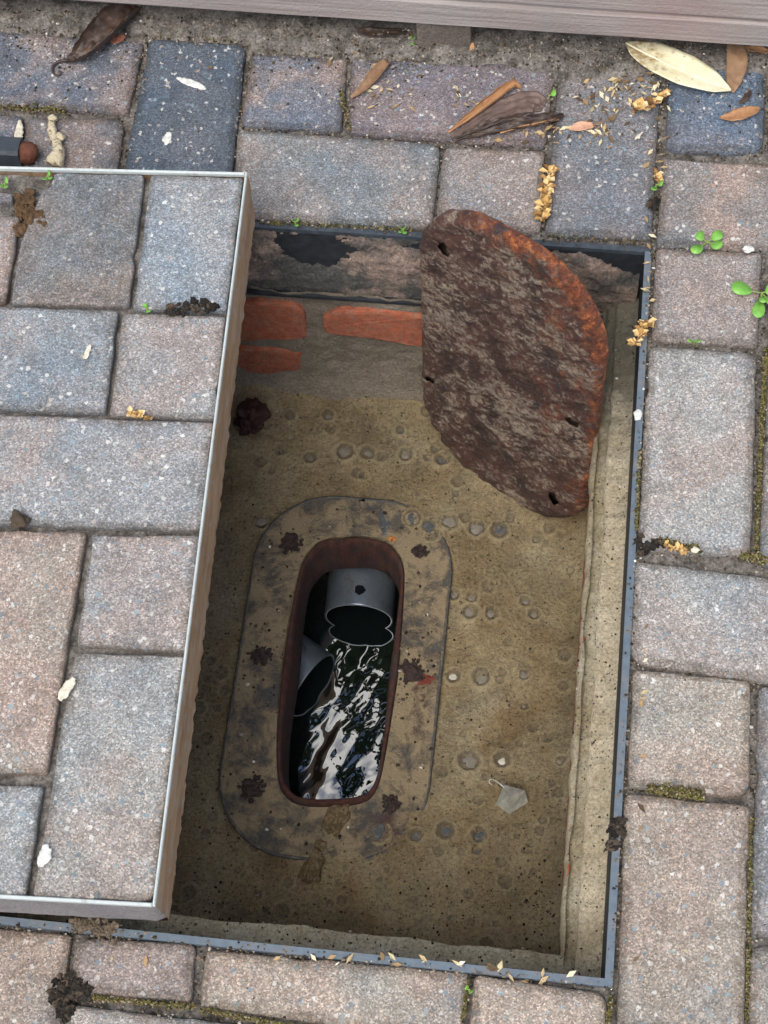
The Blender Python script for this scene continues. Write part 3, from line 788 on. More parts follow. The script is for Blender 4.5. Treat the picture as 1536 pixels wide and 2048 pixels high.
out_l = [loop(PLP, MC, zp - 0.012), loop(PLP, MC, zp - 0.0015, -0.0005, 0.0008), loop(PLP, MC, zp, -0.002, 0.0012)]
mid = []
for k in range(1, 12):
    f = k / 12; L = []
    for a in ANG:
        t = ray_poly(PLP, MC, a) * (1 - f) + (ray_poly(MO, MC, a) + 0.007) * f; x, y = MC[0] + t * math.cos(a), MC[1] + t * math.sin(a)
        L.append((x, y, zp + 0.0016 * fbm(x * 40, y * 40, 51.0, 4)))
    mid.append(L)
V, F = strips(out_l + mid + [loop(MO, MC, zp, 0.006, 0.001)])
obj('plate', V, F, M_PLATE, acc, True)
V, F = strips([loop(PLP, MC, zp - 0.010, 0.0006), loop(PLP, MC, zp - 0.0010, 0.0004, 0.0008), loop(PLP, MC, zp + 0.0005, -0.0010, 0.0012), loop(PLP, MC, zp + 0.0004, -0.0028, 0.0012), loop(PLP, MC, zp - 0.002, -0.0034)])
obj('plate_edge_shade', V, F, stone_material('edge_shade_iron', (0.028, 0.032, 0.036), (0.090, 0.085, 0.075)), acc, True)  # added strip: the shadow line round the plate, painted as a dark colour
V, F = strips([loop(MO, MC, zp - 0.003, 0.0050), loop(MO, MC, zp + 0.0016, 0.0035, 0.0024), loop(MO, MC, zp + 0.0024, 0.001, 0.0030), loop(MO, MC, zp + 0.000, -0.0018, 0.002), loop(MO, MC, zp - 0.006, -0.003, 0.003),
               loop(MO, MC, zp - 0.014, -0.0040, 0.003), loop(MO, MC, zp - 0.034, -0.0060, 0.003), loop(MO, MC, zp - 0.052, -0.0065, 0.005), loop(MO, MC, zp - 0.056, -0.004)])
obj('slot_collar', V, F, M_COLLAR, acc, True)
for i, (bx, by) in enumerate([(582,1086),(838,1105),(522,1313),(826,1345),(504,1578),(782,1610)]):
    p = at(bx, by, zp); m = MB(); bs = (1.15, .85, 1.05, 1.3, 1.2, .95)[i]
    V, F = blob((p.x, p.y, zp + 0.001), 0.0070 * bs, 3, 0.6, (1, 1, 0.5), i * 3.1); m.add(V, F)
    for k in range(46):                    # flaking crust round the bolt head
        a = random.uniform(0, 6.28); rr = random.uniform(0.002, 0.0105) * bs
        V, F = blob((p.x + rr * math.cos(a), p.y + rr * math.sin(a), zp + 0.0005 + random.uniform(0, .004) * max(.1, 1 - rr / .011)), random.uniform(.0008, .0026), 2, 0.6, (1.15, .8, .9), i * 20 + k, a); m.add(V, F)
    m.build('bolt', M_BOLT, acc)

# ------------------------------------------------------------------ channel, pipes and water under the slot
ch = MB()
cx0, cx1, cy0, cy1, cz0, cz1 = -0.365, -0.165, 0.13, 0.53, -0.43, FLOOR_Z - 0.010
def quad(a, b, c, d): ch.add([a, b, c, d], [(0, 1, 2, 3)])
chn = thing('drain_channel', ((cx0 + cx1) / 2, (cy0 + cy1) / 2, cz0), 'dark drain channel seen through the slot in the iron plate', 'drain channel')
for nm, a, b_ in (('channel_side', (cx0 - .02, cy0, cz0), (cx0, cy1, cz1)), ('channel_side', (cx1, cy0, cz0), (cx1 + .02, cy1, cz1)),
                  ('channel_end', (cx0 - .02, cy1, cz0), (cx1 + .02, cy1 + .02, cz1)), ('channel_end', (cx0 - .02, cy0 - .02, cz0), (cx1 + .02, cy0, cz1)),
                  ('channel_bed', (cx0 - .02, cy0 - .02, cz0 - .02), (cx1 + .02, cy1 + .02, cz0))):
    m = MB(); m.box(a, b_); m.build(nm, M_CHANNEL, chn)
WZ = -0.388
def pipe(name, end, axis, length, r, label, hole=None):
    axis = Vector(axis).normalized(); up = Vector((0, 0, 1)); s = axis.cross(up).normalized(); up = s.cross(axis)
    t = thing(name, Vector(end) - Vector((0, 0, r)), label, 'drain pipe')
    n = 144; nl = 90; ri = r - 0.0022; V = []; F = []
    hd, ha, hr = hole if hole else (9, 0, 0)
    for k in range(nl + 1):
        for i in range(n):
            a = 2 * math.pi * i / n
            V.append(Vector(end) + axis * (length * k / nl) + (s * math.cos(a) + up * math.sin(a)) * r)
    for k in range(nl):
        for i in range(n):
            j = (i + 1) % n; d = length * (k + .5) / nl; a = 2 * math.pi * (i + .5) / n
            if math.hypot(d - hd, (a - ha) * r) < hr: continue
            F.append((k*n+i, k*n+j, (k+1)*n+j, (k+1)*n+i))
    o0 = len(V)
    for i in range(n):
        a = 2 * math.pi * i / n; V.append(Vector(end) + (s * math.cos(a) + up * math.sin(a)) * ri)
    for i in range(n):
        j = (i + 1) % n; F.append((i, o0 + i, o0 + j, j))
    obj('pipe_wall', V, F, M_PIPE, t, True)
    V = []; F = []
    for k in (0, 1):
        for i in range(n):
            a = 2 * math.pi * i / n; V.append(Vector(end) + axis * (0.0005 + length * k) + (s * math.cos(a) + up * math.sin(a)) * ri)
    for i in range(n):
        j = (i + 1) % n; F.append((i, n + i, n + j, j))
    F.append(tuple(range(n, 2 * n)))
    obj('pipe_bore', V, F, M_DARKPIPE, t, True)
    return t
pipe('drain_pipe', (-0.262, 0.428, -0.367), (-0.03, 1, -0.02), 0.10, 0.0365, 'grey drain pipe with a round hole on top, at the far end of the slot', (0.017, math.pi / 2 - .05, 0.0056))
pipe('drain_pipe', (-0.304, 0.357, -0.386), (-0.86, 0.50, 0.02), 0.06, 0.038, 'pale grey side pipe poking into the slot from its left side')
def water_surface():
    st = 0.0013; xs = np.arange(cx0 - .004, cx1 + .004, st); ys = np.arange(cy0 - .004, cy1 + .004, st); V = []
    for y in ys:
        for x in xs:
            q = 0.86 * x - 0.51 * y; r_ = 0.51 * x + 0.86 * y
            calm = 1.0 / (1.0 + math.exp((y - 0.372 - 0.5 * (x + .263)) / 0.010)) * 0.66 + 0.34      # still in the pipe's mouth
            V.append((x, y, WZ + calm * (0.00048 * sn(q * 54, r_ * 20, 61.0) + 0.00042 * sn(x * 36, y * 32, 62.0) + 0.00013 * sn(q * 120, r_ * 70, 65.0))))
    nx, ny = len(xs), len(ys)
    F = [(j*nx+i, j*nx+i+1, (j+1)*nx+i+1, (j+1)*nx+i) for j in range(ny - 1) for i in range(nx - 1)]
    return obj('water', V, F, M_WATER, smooth=True, base=((cx0+cx1)/2, (cy0+cy1)/2, WZ))
kind(water_surface(), 'structure')

# ------------------------------------------------------------------ rusted cover leaning in the far corner
CX = Vector((0.8300, -0.5510, 0.0900)).normalized(); CY = Vector((-0.0040, 0.1560, 0.9880)); CY = (CY - CX * CY.dot(CX)).normalized(); CN = CX.cross(CY)
CC = Vector((-0.1245, 0.5700, -0.0915)); CW, CH, CR, CT = 0.2085, 0.374, 0.086, 0.013
cov = thing('access_cover', CC - Vector((0, 0, 0.185)), 'thick rusty oval-cornered iron cover standing on end against the far right corner', 'iron cover')
CP = rrect(-CW/2, -CH/2, CW/2, CH/2, CR, 16)
HOLES = []
for hx, hy in ((886,500),(1142,846),(1104,1001),(872,868),(1176,596),(856,762)):
    q = at_plane(hx, hy, CC, CN) - CC; HOLES.append((q.dot(CX), q.dot(CY)))
def cover_mesh():
    nu, nv = 124, 212; V = []; F = []
    cache = {}
    for j in range(nv + 1):
        for i in range(nu + 1):
            u, v = 2 * i / nu - 1, 2 * j / nv - 1
            s = max(abs(u), abs(v)); a = math.atan2(v * CH, u * CW) if s else 0.0
            t = ray_poly(CP, (0, 0), a) * s if s else 0.0
            t *= 1 + 0.010 * fbm(math.cos(a) * 9, math.sin(a) * 9, 73.0, 5) * s ** 6
            x, y = t * math.cos(a), t * math.sin(a)
            qx, qy = x * .85 + y * .53, -x * .53 + y * .85
            rough = 0.0028 * fbm(qx * 35, qy * 90, 71.0, 5) + 0.0010 * fbm(x * 200, y * 200, 72.0, 2)
            edge = (ray_poly(CP, (0, 0), a) - t) if s else 1.0
            z = rough * min(1, edge / 0.004 + 0.3)
            if edge < 0.010: z -= 0.0050 * (1 - edge / 0.010) ** 2
            for k, (hx, hy) in enumerate(HOLES):
                d = math.hypot(x - hx, (y - hy)); rr = 0.0078 if k < 3 else 0.0052
                if d < rr * 1.7: z -= 0.0022 * min(1, 1.7 - d / rr)
            z += 0.004 * math.exp(-((x - 0.0) / 0.022) ** 2 - ((y + 0.085) / 0.02) ** 2)
            V.append(CC + CX * x + CY * y + CN * z)
    for j in range(nv):
        for i in range(nu):
            a = j * (nu + 1) + i
            q_ = (V[a] + V[a + nu + 2]) / 2 - CC; q_ = (q_.dot(CX), q_.dot(CY))
            if any(math.hypot(q_[0] - hx, q_[1] - hy) < (0.0074 if k < 3 else 0.0048) for k, (hx, hy) in enumerate(HOLES)): continue
            F.append((a, a + 1, a + nu + 2, a + nu + 1))
    per = [i for i in range(nu)] + [j * (nu + 1) + nu for j in range(nv)] + [nv * (nu + 1) + i for i in range(nu, 0, -1)] + [j * (nu + 1) for j in range(nv, 0, -1)]
    n0 = len(V)
    for k in per:
        p = V[k]; q = p - CC; l = Vector((q.dot(CX), q.dot(CY)))
        V.append(CC + CX * l.x * 1.004 + CY * l.y * 1.004 - CN * (0.009 + 0.0016 * fbm(l.x * 120, l.y * 120, 5.0, 2)))
    for k in per:
        p = V[k]; q = p - CC; V.append(CC + CX * q.dot(CX) + CY * q.dot(CY) - CN * CT)
    n = len(per)
    for i in range(n):
        j = (i + 1) % n
        F.append((per[j], per[i], n0 + i, n0 + j)); F.append((n0 + j, n0 + i, n0 + n + i, n0 + n + j))
    F.append(tuple(n0 + n + i for i in range(n)))
    # keep the cover's own axes so that rust and mud run with it
    inv = Matrix((CX, CY, CN))
    me = bpy.data.meshes.new('cover_plate'); me.from_pydata([tuple(inv @ (v - CC)) for v in V], [], F); me.update()
    me.polygons.foreach_set('use_smooth', [True] * len(me.polygons)); me.materials.append(M_RUST)
    o = bpy.data.objects.new('cover_plate', me); COL.objects.link(o); o.parent = cov
    o.matrix_local = Matrix.Translation(CC - cov.location) @ inv.transposed().to_4x4()
    return o
cover_mesh()

# ------------------------------------------------------------------ paved lid lifted aside
LT, LB = 0.088, 0.003
A_ = at(494, 345, LT); B_ = at(309, 1812, LT)                    # right edge of the rim, far and near
rt = (A_ - B_).normalized(); lf = Vector((-rt.y, rt.x, 0))        # along the lid, and across it to the left
LW = 0.500; LL = (A_ - B_).length
lid = thing('paved_lid', B_ + lf * LW / 2 + rt * LL / 2 + Vector((0, 0, LB - LT)), 'recessed manhole lid filled with block pavers, dragged to the left of the open pit', 'manhole lid')
def L(s, t, z): return B_ + lf * s + rt * t + Vector((0, 0, z - LT))    # s to the left, t away
c1 = at(339, 1842, LB + .012); c2 = at(511, 452, LB + .006)
def tray():
    V = []; F = []
    top = [L(0,0,LT-.001), L(0,LL,LT-.001), L(LW,LL,LT-.001), L(LW,0,LT-.001)]
    e0 = (c1 - L(0,0,c1.z)); e1 = (c2 - L(0,LL,c2.z))
    in0 = e0.dot(lf), e0.dot(rt); in1 = e1.dot(lf), e1.dot(rt)
    # right side wall as an uneven sheet, lower edge ragged
    n = 220; m = 8
    for i in range(n + 1):
        t = LL * i / n
        for k in range(m + 1):
            f = k / m; s = f * (in0[0] * (1 - t / LL) + in1[0] * t / LL); tt = t + f * (in0[1] * (1 - t / LL) + in1[1] * t / LL)
            z = (LT - .001) * (1 - f) + (LB + .010) * f
            g = 0.0007 * fbm(t * 30, z * 90, 81.0, 3) + (0.0016 * fbm(t * 120, 0.0, 82.0, 3) if k >= m - 1 else 0) + (0.0022 if k == m else 0)
            V.append(L(s + g - (0.001 if k else 0), tt, z + (0.0018 * fbm(t * 90, 5.0, 83.0, 3) if k == m else 0)))
    for i in range(n):
        for k in range(m):
            a = i * (m + 1) + k; F.append((a, a + 1, a + m + 2, a + m + 1))
    obj('tray_side', V, F, M_TRAY, lid, True)
    V = []; F = []
    for i in range(n + 1):                                         # front wall
        s = LW * i / n
        for k in range(m + 1):
            f = k / m; z = (LT - .001) * (1 - f) + (LB + .010) * f
            ss = s + f * in0[0] * (1 - s / LW); tt = f * in0[1]
            rnd_c = 0.006 * max(0, 1 - s / 0.012) ** 2
            V.append(L(ss, tt + rnd_c + 0.0006 * fbm(s * 30, z * 60, 84.0, 3), z + (0.0016 * fbm(s * 70, 6.0, 85.0, 3) if k == m else 0)))
    for i in range(n):
        for k in range(m):
            a = i * (m + 1) + k; F.append((a, a + m + 1, a + m + 2, a + 1))
    obj('tray_front', V, F, M_TRAYF, lid, True)
    b0, b1, b2, b3 = [L(in0[0]+.004, in0[1]+.004, LB), L(in1[0]+.004, LL + in1[1]-.004, LB), L(LW, LL, LB), L(LW, in0[1]+.004, LB)]
    q = [L(in0[0], in0[1], LB + .012), L(in1[0], LL + in1[1], LB + .012), L(LW, LL, LT-.004), L(LW, 0, LT-.004), L(0, LL, LT-.004)]
    obj('tray_base', [b0, b1, b2, b3, q[0], q[1], L(LW, LL, LB+.012), L(LW, in0[1], LB+.012)], [(0,1,2,3),(0,4,5,1),(1,5,6,2),(2,6,7,3),(3,7,4,0)], M_TRAY, lid)
    obj('tray_side', [L(in1[0], LL+in1[1], LB+.012), L(LW, LL, LB+.012), L(LW, LL, LT-.003), L(0, LL, LT-.003)], [(0,1,2,3)], M_TRAY, lid)
    obj('tray_side', [L(LW, LL, LB+.012), L(LW, in0[1], LB+.012), L(LW, 0, LT-.003), L(LW, LL, LT-.003)], [(0,1,2,3)], M_TRAY, lid)
    # rim
    def rim(s0, s1, t0, t1, zt):
        m_ = MB(); P = [(s0,t0),(s1,t0),(s1,t1),(s0,t1)]
        e = .0007
        P2 = [(s0+e,t0+e),(s1-e,t0+e),(s1-e,t1-e),(s0+e,t1-e)]
        V = [L(s,t,LT-.0035) for s,t in P] + [L(s,t,zt-.0008) for s,t in P] + [L(s,t,zt) for s,t in P2]
        F = [(8,11,10,9)]
        for k in (0, 4):
            for i in range(4): j = (i+1)%4; F.append((k+i, k+4+i, k+4+j, k+j))
        obj('rim', V, F, M_RIM, lid)
    rim(-.0004, .0016, 0, LL, LT + .0012); rim(.0020, LW, -.0004, .0022, LT + .0009); rim(.0020, LW, LL - .0026, LL, LT + .0010)
    rim(LW - .003, LW, .003, LL - .0032, LT + .0011)
    V = []; F = []; nx, ny = 120, 160
    for j in range(ny + 1):
        for i in range(nx + 1):
            s, t = .0026 + (LW - .0056) * i / nx, .0028 + (LL - .006) * j / ny
            V.append(L(s, t, LT - 0.009 + 0.0028 * fbm(s * 45, t * 45, 86.0, 4)))
    for j in range(ny):
        for i in range(nx):
            a = j * (nx + 1) + i; F.append((a, a + nx + 1, a + nx + 2, a + 1))
    obj('joint_sand', V, F, M_BED, lid, True)
tray()
def lx(*p): return [tuple(at(x, y, LT))[:2] for x, y in p]
LID_PAVERS = [
  (lx((300,346),(487,353),(453,620),(264,616)), (0.32,0.335,0.345), 0.15),
  (lx((106,342),(288,346),(258,610),(20,604),(38,486),(60,430),(84,374),(100,372)), (0.325,0.325,0.325), 0.4),
  (lx((-60,424),(40,430),(10,602),(-90,597)), (0.30,0.265,0.25), 0.5),
  (lx((-60,376),(26,384),(24,402),(-62,404)), (0.29,0.275,0.29), 0.2),
  (lx((-80,608),(236,618),(211,824),(-110,814)), (0.275,0.295,0.31), 0.25),
  (lx((244,624),(452,630),(430,836),(217,829)), (0.345,0.338,0.332), 0.4),
  (lx((-100,823),(428,842),(402,1058),(-140,1044)), (0.325,0.325,0.325), 0.5),
  (lx((-110,1055),(172,1063),(94,1546),(-190,1538)), (0.39,0.335,0.285), 0.7),
  (lx((182,1068),(400,1068),(371,1300),(152,1289)), (0.36,0.348,0.335), 0.5),
  (lx((148,1302),(369,1310),(306,1804),(62,1794)), (0.385,0.368,0.340), 0.4),
  (lx((-190,1562),(86,1570),(50,1792),(-220,1785)), (0.38,0.372,0.355), 0.3),
]
for poly, c, p in LID_PAVERS: paver(poly, LT - 0.0012, lid, c, p, depth=0.012, r=0.0036, tilt=0.0004, wear=0.45)
# blocks on the part of the lid that lies out of the picture
for i in range(3):
    pass

# ------------------------------------------------------------------ timber step at the far side
BZ = 0.040; BYF = at(700, 40, BZ).y
p0 = at(110, 0, BZ); p1 = at(1536, 95, BZ)
bd = Vector((p1.x - p0.x, p1.y - p0.y, 0)).normalized(); bn = Vector((-bd.y, bd.x, 0)); bo = at(700, 40, BZ)
step = thing('deck_step', bo + bn * .02, 'weathered grey-brown grooved board raised above the paving along the far edge', 'board')
def board():
    prof = [(0.0016,0.0),(0.0,0.0022),(0.0,0.029),(0.0012,0.0315),(0.0030,0.0325),(0.0030,0.0345),(0.0010,0.0355),(0.0,0.038),(0.0,0.120),(0.0016,0.122),(0.030,0.122),(0.030,0.0)]
    V = []; F = []; xs = [-0.8 + k * 0.02 for k in range(96)]
    for s in xs:
        for k, (d, h) in enumerate(prof):
            w = 0.0007 * fbm(s * 9, h * 40, 91.0, 3)
            q = bo + bd * s + bn * (d + w); V.append((q.x, q.y, BZ + h + 0.0008 * sn(s * 6, k, 3.0)))
    n = len(prof)
    for i in range(len(xs) - 1):
        for k in range(n):
            j = (k + 1) % n; F.append((i*n+k, i*n+j, (i+1)*n+j, (i+1)*n+k))
    obj('riser_board', V, F, M_BOARD, step, False)
    for px_, w in ((888, 0.052), (350, 0.05), (1700, 0.05)):
        c = at(px_, 100, 0.0); s = (c - bo).dot(bd)
        m = MB(); V, F = [], []
        a0, a1 = s - w/2, s + w/2
        pts = [bo + bd * a0 + bn * .004, bo + bd * a1 + bn * .007, bo + bd * a1 + bn * .1, bo + bd * a0 + bn * .1]
        if px_ != 888: pts = [p + bn * 0.03 for p in pts]
        m.add([(p.x, p.y, -0.02) for p in pts] + [(p.x, p.y, BZ - .0005) for p in pts], [(3,2,1,0),(4,5,6,7),(0,1,5,4),(1,2,6,5),(2,3,7,6),(3,0,4,7)])
        m.build('support_pad', M_BLOCK, step)
    m = MB(); s0, s1 = -0.8, 1.1
    pts = [bo + bd * s0 + bn * .031, bo + bd * s1 + bn * .031, bo + bd * s1 + bn * .35, bo + bd * s0 + bn * .35]
    m.add([(p.x, p.y, BZ + .098) for p in pts] + [(p.x, p.y, BZ + .121) for p in pts], [(3,2,1,0),(4,5,6,7),(0,1,5,4),(1,2,6,5),(2,3,7,6),(3,0,4,7)])
    m.build('tread_board', M_BOARD, step)
board()

# ------------------------------------------------------------------ fallen leaves
def spline(P, n):
    P = [Vector(p) for p in P]; Q = [P[0] * 2 - P[1]] + P + [P[-1] * 2 - P[-2]]; out = []
    m = len(P) - 1
    for k in range(n + 1):
        t = k / n * m; i = min(int(t), m - 1); f = t - i
        a, b, c, d = Q[i:i+4]
        out.append(0.5 * ((2*b) + (c - a) * f + (2*a - 5*b + 4*c - d) * f*f + (3*b - a - 3*c + d) * f**3))
    return out
def leaf_mesh(path, widths, roll=0.4, fold=0.0, n=22, m=10, thick=0.0005, wav=0.0012, seed=0):
    C = spline(path, n); V = []; F = []
    W = np.interp(np.linspace(0, 1, n + 1), np.linspace(0, 1, len(widths)), widths)
    low = []
    for k in range(n + 1):
        t = (C[min(k + 1, n)] - C[max(k - 1, 0)]).normalized(); s = t.cross(Vector((0, 0, 1))).normalized(); u = s.cross(t)
        w = W[k]; row = []
        for i in range(m + 1):
            a = (i / m - .5)
            if abs(roll) > 1e-3:
                r_ = w / abs(roll); ang = a * abs(roll); x, z = r_ * math.sin(ang), r_ * (1 - math.cos(ang)) * (1 if roll > 0 else -1)
            else: x, z = a * w, 0.0
            z += fold * abs(a) * w + wav * sn(k * .35 + seed, i * .45, seed) * min(1, w / .01)
            row.append(C[k] + s * x + u * z)
        low.append(row)
    for row in low: V += row
    for row in low: V += [p + Vector((0, 0, thick)) for p in row]
    q = (n + 1) * (m + 1)
    for k in range(n):
        for i in range(m):
            a = k * (m + 1) + i; F.append((a, a + m + 1, a + m + 2, a + 1)); F.append((q + a, q + a + 1, q + a + m + 2, q + a + m + 1))
    rim = [i for i in range(m + 1)] + [k * (m + 1) + m for k in range(1, n + 1)] + [n * (m + 1) + i for i in range(m - 1, -1, -1)] + [k * (m + 1) for k in range(n - 1, 0, -1)]
    for i in range(len(rim)):
        a, b = rim[i], rim[(i + 1) % len(rim)]; F.append((a, b, q + b, q + a))
    return V, F
def tube_mesh(path, radii, n=18, m=8):
    C = spline(path, n); R_ = np.interp(np.linspace(0, 1, n + 1), np.linspace(0, 1, len(radii)), radii); V = []; F = []
    for k in range(n + 1):
        t = (C[min(k + 1, n)] - C[max(k - 1, 0)]).normalized(); s = t.cross(Vector((0, 0, 1)))
        s = s.normalized() if s.length > 1e-4 else Vector((1, 0, 0)); u = s.cross(t)
        for i in range(m):
            a = 2 * math.pi * i / m; V.append(C[k] + (s * math.cos(a) + u * math.sin(a)) * R_[k])
    for k in range(n):
        for i in range(m):
            j = (i + 1) % m; F.append((k*m+i, k*m+j, (k+1)*m+j, (k+1)*m+i))
    F.append(tuple(range(m))[::-1]); F.append(tuple(n * m + i for i in range(m)))
    return V, F
def gp(x, y, z=0.003): return at(x, y, z)
def leaf(name, path, widths, mat, label, roll=0.4, fold=0.0, seed=0, stem=None, group='fallen leaves on the paving', vein=None, **k):
    V, F = leaf_mesh(path, widths, roll, fold, seed=seed, **k)
    c = Vector(path[len(path) // 2])
    t = thing(name, (c.x, c.y, 0.0), label, 'leaf', group)
    obj('blade', V, F, mat, t, True)
    if stem: V, F = tube_mesh(stem[0], stem[1]); obj('stalk', V, F, stem[2] if len(stem) > 2 else mat, t, True)
    if vein: V, F = tube_mesh(vein[0], vein[1], 20, 6); obj('midrib', V, F, vein[2], t, True)
    return t
def pale_leaf():
    m = NT('yellowed_leaf_blade', 0.55)
    c = m.mix(m.ramp(m.noise(45, 4, 0.6), [(0.3, 0.0), (0.7, 1.0)]), (0.60, 0.54, 0.33), (0.74, 0.71, 0.52))
    sx = m.n('ShaderNodeSeparateXYZ'); m.l(m.vec, sx.inputs[0])
    f = m.math('MULTIPLY', m.math('ADD', m.math('MULTIPLY', sx.outputs['X'], -9.0), 0.38), 1.0)
    f2 = m.math('ADD', f, m.math('MULTIPLY', m.math('SUBTRACT', m.noise(90, 5, 0.65), 0.5), 1.9))
    c = m.mix(m.sep(m.ramp(f2, [(0.50, 0.0), (0.80, 0.9)])), c, (0.27, 0.17, 0.07))
    c = m.mix(m.sep(m.ramp(m.noise(210, 2), [(0.70, 0.0), (0.74, 0.8)])), c, (0.22, 0.14, 0.06))
    m.color(c); m.bump(m.noise(120, 4), 0.0012, 0.6); return m.m
leaf('fallen_leaf', [gp(1252,86,.010), gp(1290,106,.012), gp(1350,135,.014), gp(1410,160,.012), gp(1462,181,.006)],
     [0.004, 0.020, 0.0325, 0.037, 0.0365, 0.032, 0.022, 0.002], pale_leaf(), 'large pale yellow leaf with brown blotches, resting against the timber board', 0.35, 0.06, 1,
     vein=([gp(1252,86,.0106), gp(1290,106,.0126), gp(1350,135,.0146), gp(1410,160,.0126), gp(1462,181,.0066)], [0.0011, 0.0009, 0.0006, 0.0003], plain('leaf_rib', (0.74, 0.70, 0.52), 0.6)))
leaf('fallen_leaf', [gp(1470,88,.012), gp(1474,125,.010), gp(1468,160,.006), gp(1466,186,.003)], [0.016, 0.021, 0.020, 0.014, 0.002], M_BROWNLEAF,
     'brown folded leaf hanging down just right of the large pale leaf', -0.9, 0.35, 2)
leaf('fallen_leaf', [gp(1441,236,.003), gp(1470,233,.006), gp(1500,224,.006), gp(1520,216,.003)], [0.003, 0.012, 0.014, 0.011, 0.002], M_ORANGELEAF,
     'small muddy brown leaf lying below the large pale leaf', 0.7, 0.1, 3)
leaf('fallen_leaf', [gp(1488,96,.008), gp(1510,100,.009), gp(1545,106,.009)], [0.003, 0.008, 0.009, 0.003], M_ORANGELEAF, 'narrow orange-brown leaf half under the board at the far right corner', 0.8, 0.2, 4)
leaf('curled_leaf', [gp(276,14,.010), gp(240,42,.011), gp(205,78,.010), gp(165,112,.007), gp(132,124,.004)], [0.026, 0.042, 0.046, 0.040, 0.026, 0.005], M_DARKLEAF,
     'long dark brown rolled leaf with a hooked stalk, top left under the board', 3.4, 0.0, 5, thick=0.0007, wav=0.004, n=40, m=18,
     stem=([gp(140,122,.005), gp(122,122,.004), gp(107,130,.003), gp(105,143,.002), gp(113,151,.002), gp(121,147,.003), gp(119,142,.003)], [0.0016, 0.0012, 0.0010, 0.0012]))
leaf('curled_leaf', [gp(897,266,.003), gp(940,236,.005), gp(985,202,.007), gp(1024,174,.006), gp(1042,178,.003)], [0.003, 0.012, 0.017, 0.018, 0.014, 0.004], M_ORANGELEAF,
     'thin tan leaf rolled into a stick, above the two black leaves', 4.2, 0.0, 6, wav=0.0016, n=36, m=18)
leaf('curled_leaf', [gp(904,282,.002), gp(960,270,.004), gp(1030,254,.006), gp(1090,243,.006), gp(1128,232,.003)], [0.002, 0.007, 0.013, 0.015, 0.012, 0.004], M_DARKLEAF,
     'long black wet folded leaf lying across the joint below the tan rolled leaf', 1.6, 0.5, 7, wav=0.004, n=44, m=18,
     vein=([gp(1000,266,.009), gp(1040,254,.010), gp(1090,244,.009), gp(1118,238,.006)], [0.0010, 0.0013, 0.0010], M_ORANGELEAF))
leaf('fallen_leaf', [gp(903,274,.0015), gp(950,250,.003), gp(1010,222,.004), gp(1062,205,.003), gp(1088,214,.002)], [0.003, 0.014, 0.026, 0.027, 0.014], leaf_material('flat_brown_leaf', (0.075, 0.048, 0.040), (0.17, 0.115, 0.095), (0.06, 0.035, 0.025)),
     'broad flat brown leaf lying between the tan rolled leaf and the black leaves', 0.3, 0.05, 18, wav=0.003, n=36, m=16)
leaf('curled_leaf', [gp(912,278,.004), gp(955,260,.006), gp(1010,243,.008), gp(1062,228,.005)], [0.002, 0.007, 0.010, 0.008, 0.003], M_DARKLEAF,
     'narrower black leaf strip tucked behind the long black folded leaf', 2.2, 0.3, 17, wav=0.003, n=36, m=14)
leaf('curled_leaf', [gp(702,196,.002), gp(728,178,.004), gp(752,150,.006), gp(776,124,.004)], [0.004, 0.010, 0.015, 0.016, 0.010], M_BROWNLEAF,
     'brown twisted leaf strip pointing up and right between two joints', 2.4, 0.0, 8)
leaf('fallen_leaf', [gp(1138,259,.003), gp(1160,254,.005), gp(1186,251,.003)], [0.002, 0.010, 0.011, 0.006], M_PINKLEAF, 'small salmon-pink leaf beside the end of the long black folded leaf', 0.6, 0.1, 9)
leaf('fallen_leaf', [gp(715,62,.010), gp(750,68,.008), gp(790,66,.006), gp(822,60,.004)], [0.006, 0.014, 0.012, 0.009, 0.003], M_DARKLEAF, 'dark torn leaf pushed under the board left of its support pad', 1.2, 0.0, 10)
leaf('fallen_leaf', [gp(945,86,.010), gp(944,100,.006), gp(942,118,.003)], [0.002, 0.005, 0.005, 0.002], M_ORANGELEAF, 'tiny orange leaf beside the support pad of the board', 0.8, 0.0, 11)
leaf('fallen_leaf', [gp(218,70,.004), gp(232,80,.004), gp(250,72,.004)], [0.003, 0.011, 0.010, 0.004], plain('red_leaf', (0.28, 0.11, 0.07), 0.7), 'small reddish leaf scrap touching the rolled dark leaf', 0.5, 0.0, 12)

# dried flower catkins: a spine and straw-coloured bracts
def catkin(path, n, size, label, seed, spread=0.5):
    r = random.Random(seed); C = spline(path, 40)
    t = thing('dried_catkin', (C[20].x, C[20].y, min(c.z for c in C) - .002), label, 'dried flower', 'dried straw-coloured catkins')
    V, F = tube_mesh(path, [0.0011, 0.0013, 0.0009]); obj('spine', V, F, M_BROWNLEAF, t, True)
    m = MB()
    for k in range(int(n * 1.5)):
        c = C[int(r.random() * 40)]; a = r.uniform(0, 6.28); ln = size * r.uniform(0.45, 0.95)
        d = Vector((math.cos(a), math.sin(a), r.uniform(0.05, 0.7))).normalized()
        tip = c + d * ln + Vector((0, 0, .001)); s = d.cross(Vector((0, 0, 1))).normalized() * ln * r.uniform(0.25, 0.42); up = Vector((0, 0, ln * 0.16))
        mid = c.lerp(tip, .55)
        V = [c, mid + s + up, tip, mid - s + up, mid - up * .4]; V2 = [v - Vector((0, 0, .0005)) for v in V]
        m.add(V + V2, [(0,1,4),(1,2,4),(2,3,4),(3,0,4),(6,5,9),(7,6,9),(8,7,9),(5,8,9),(0,5,6,1),(1,6,7,2),(2,7,8,3),(3,8,5,0)])
    m.build('bracts', M_BRACT, t)
    return t
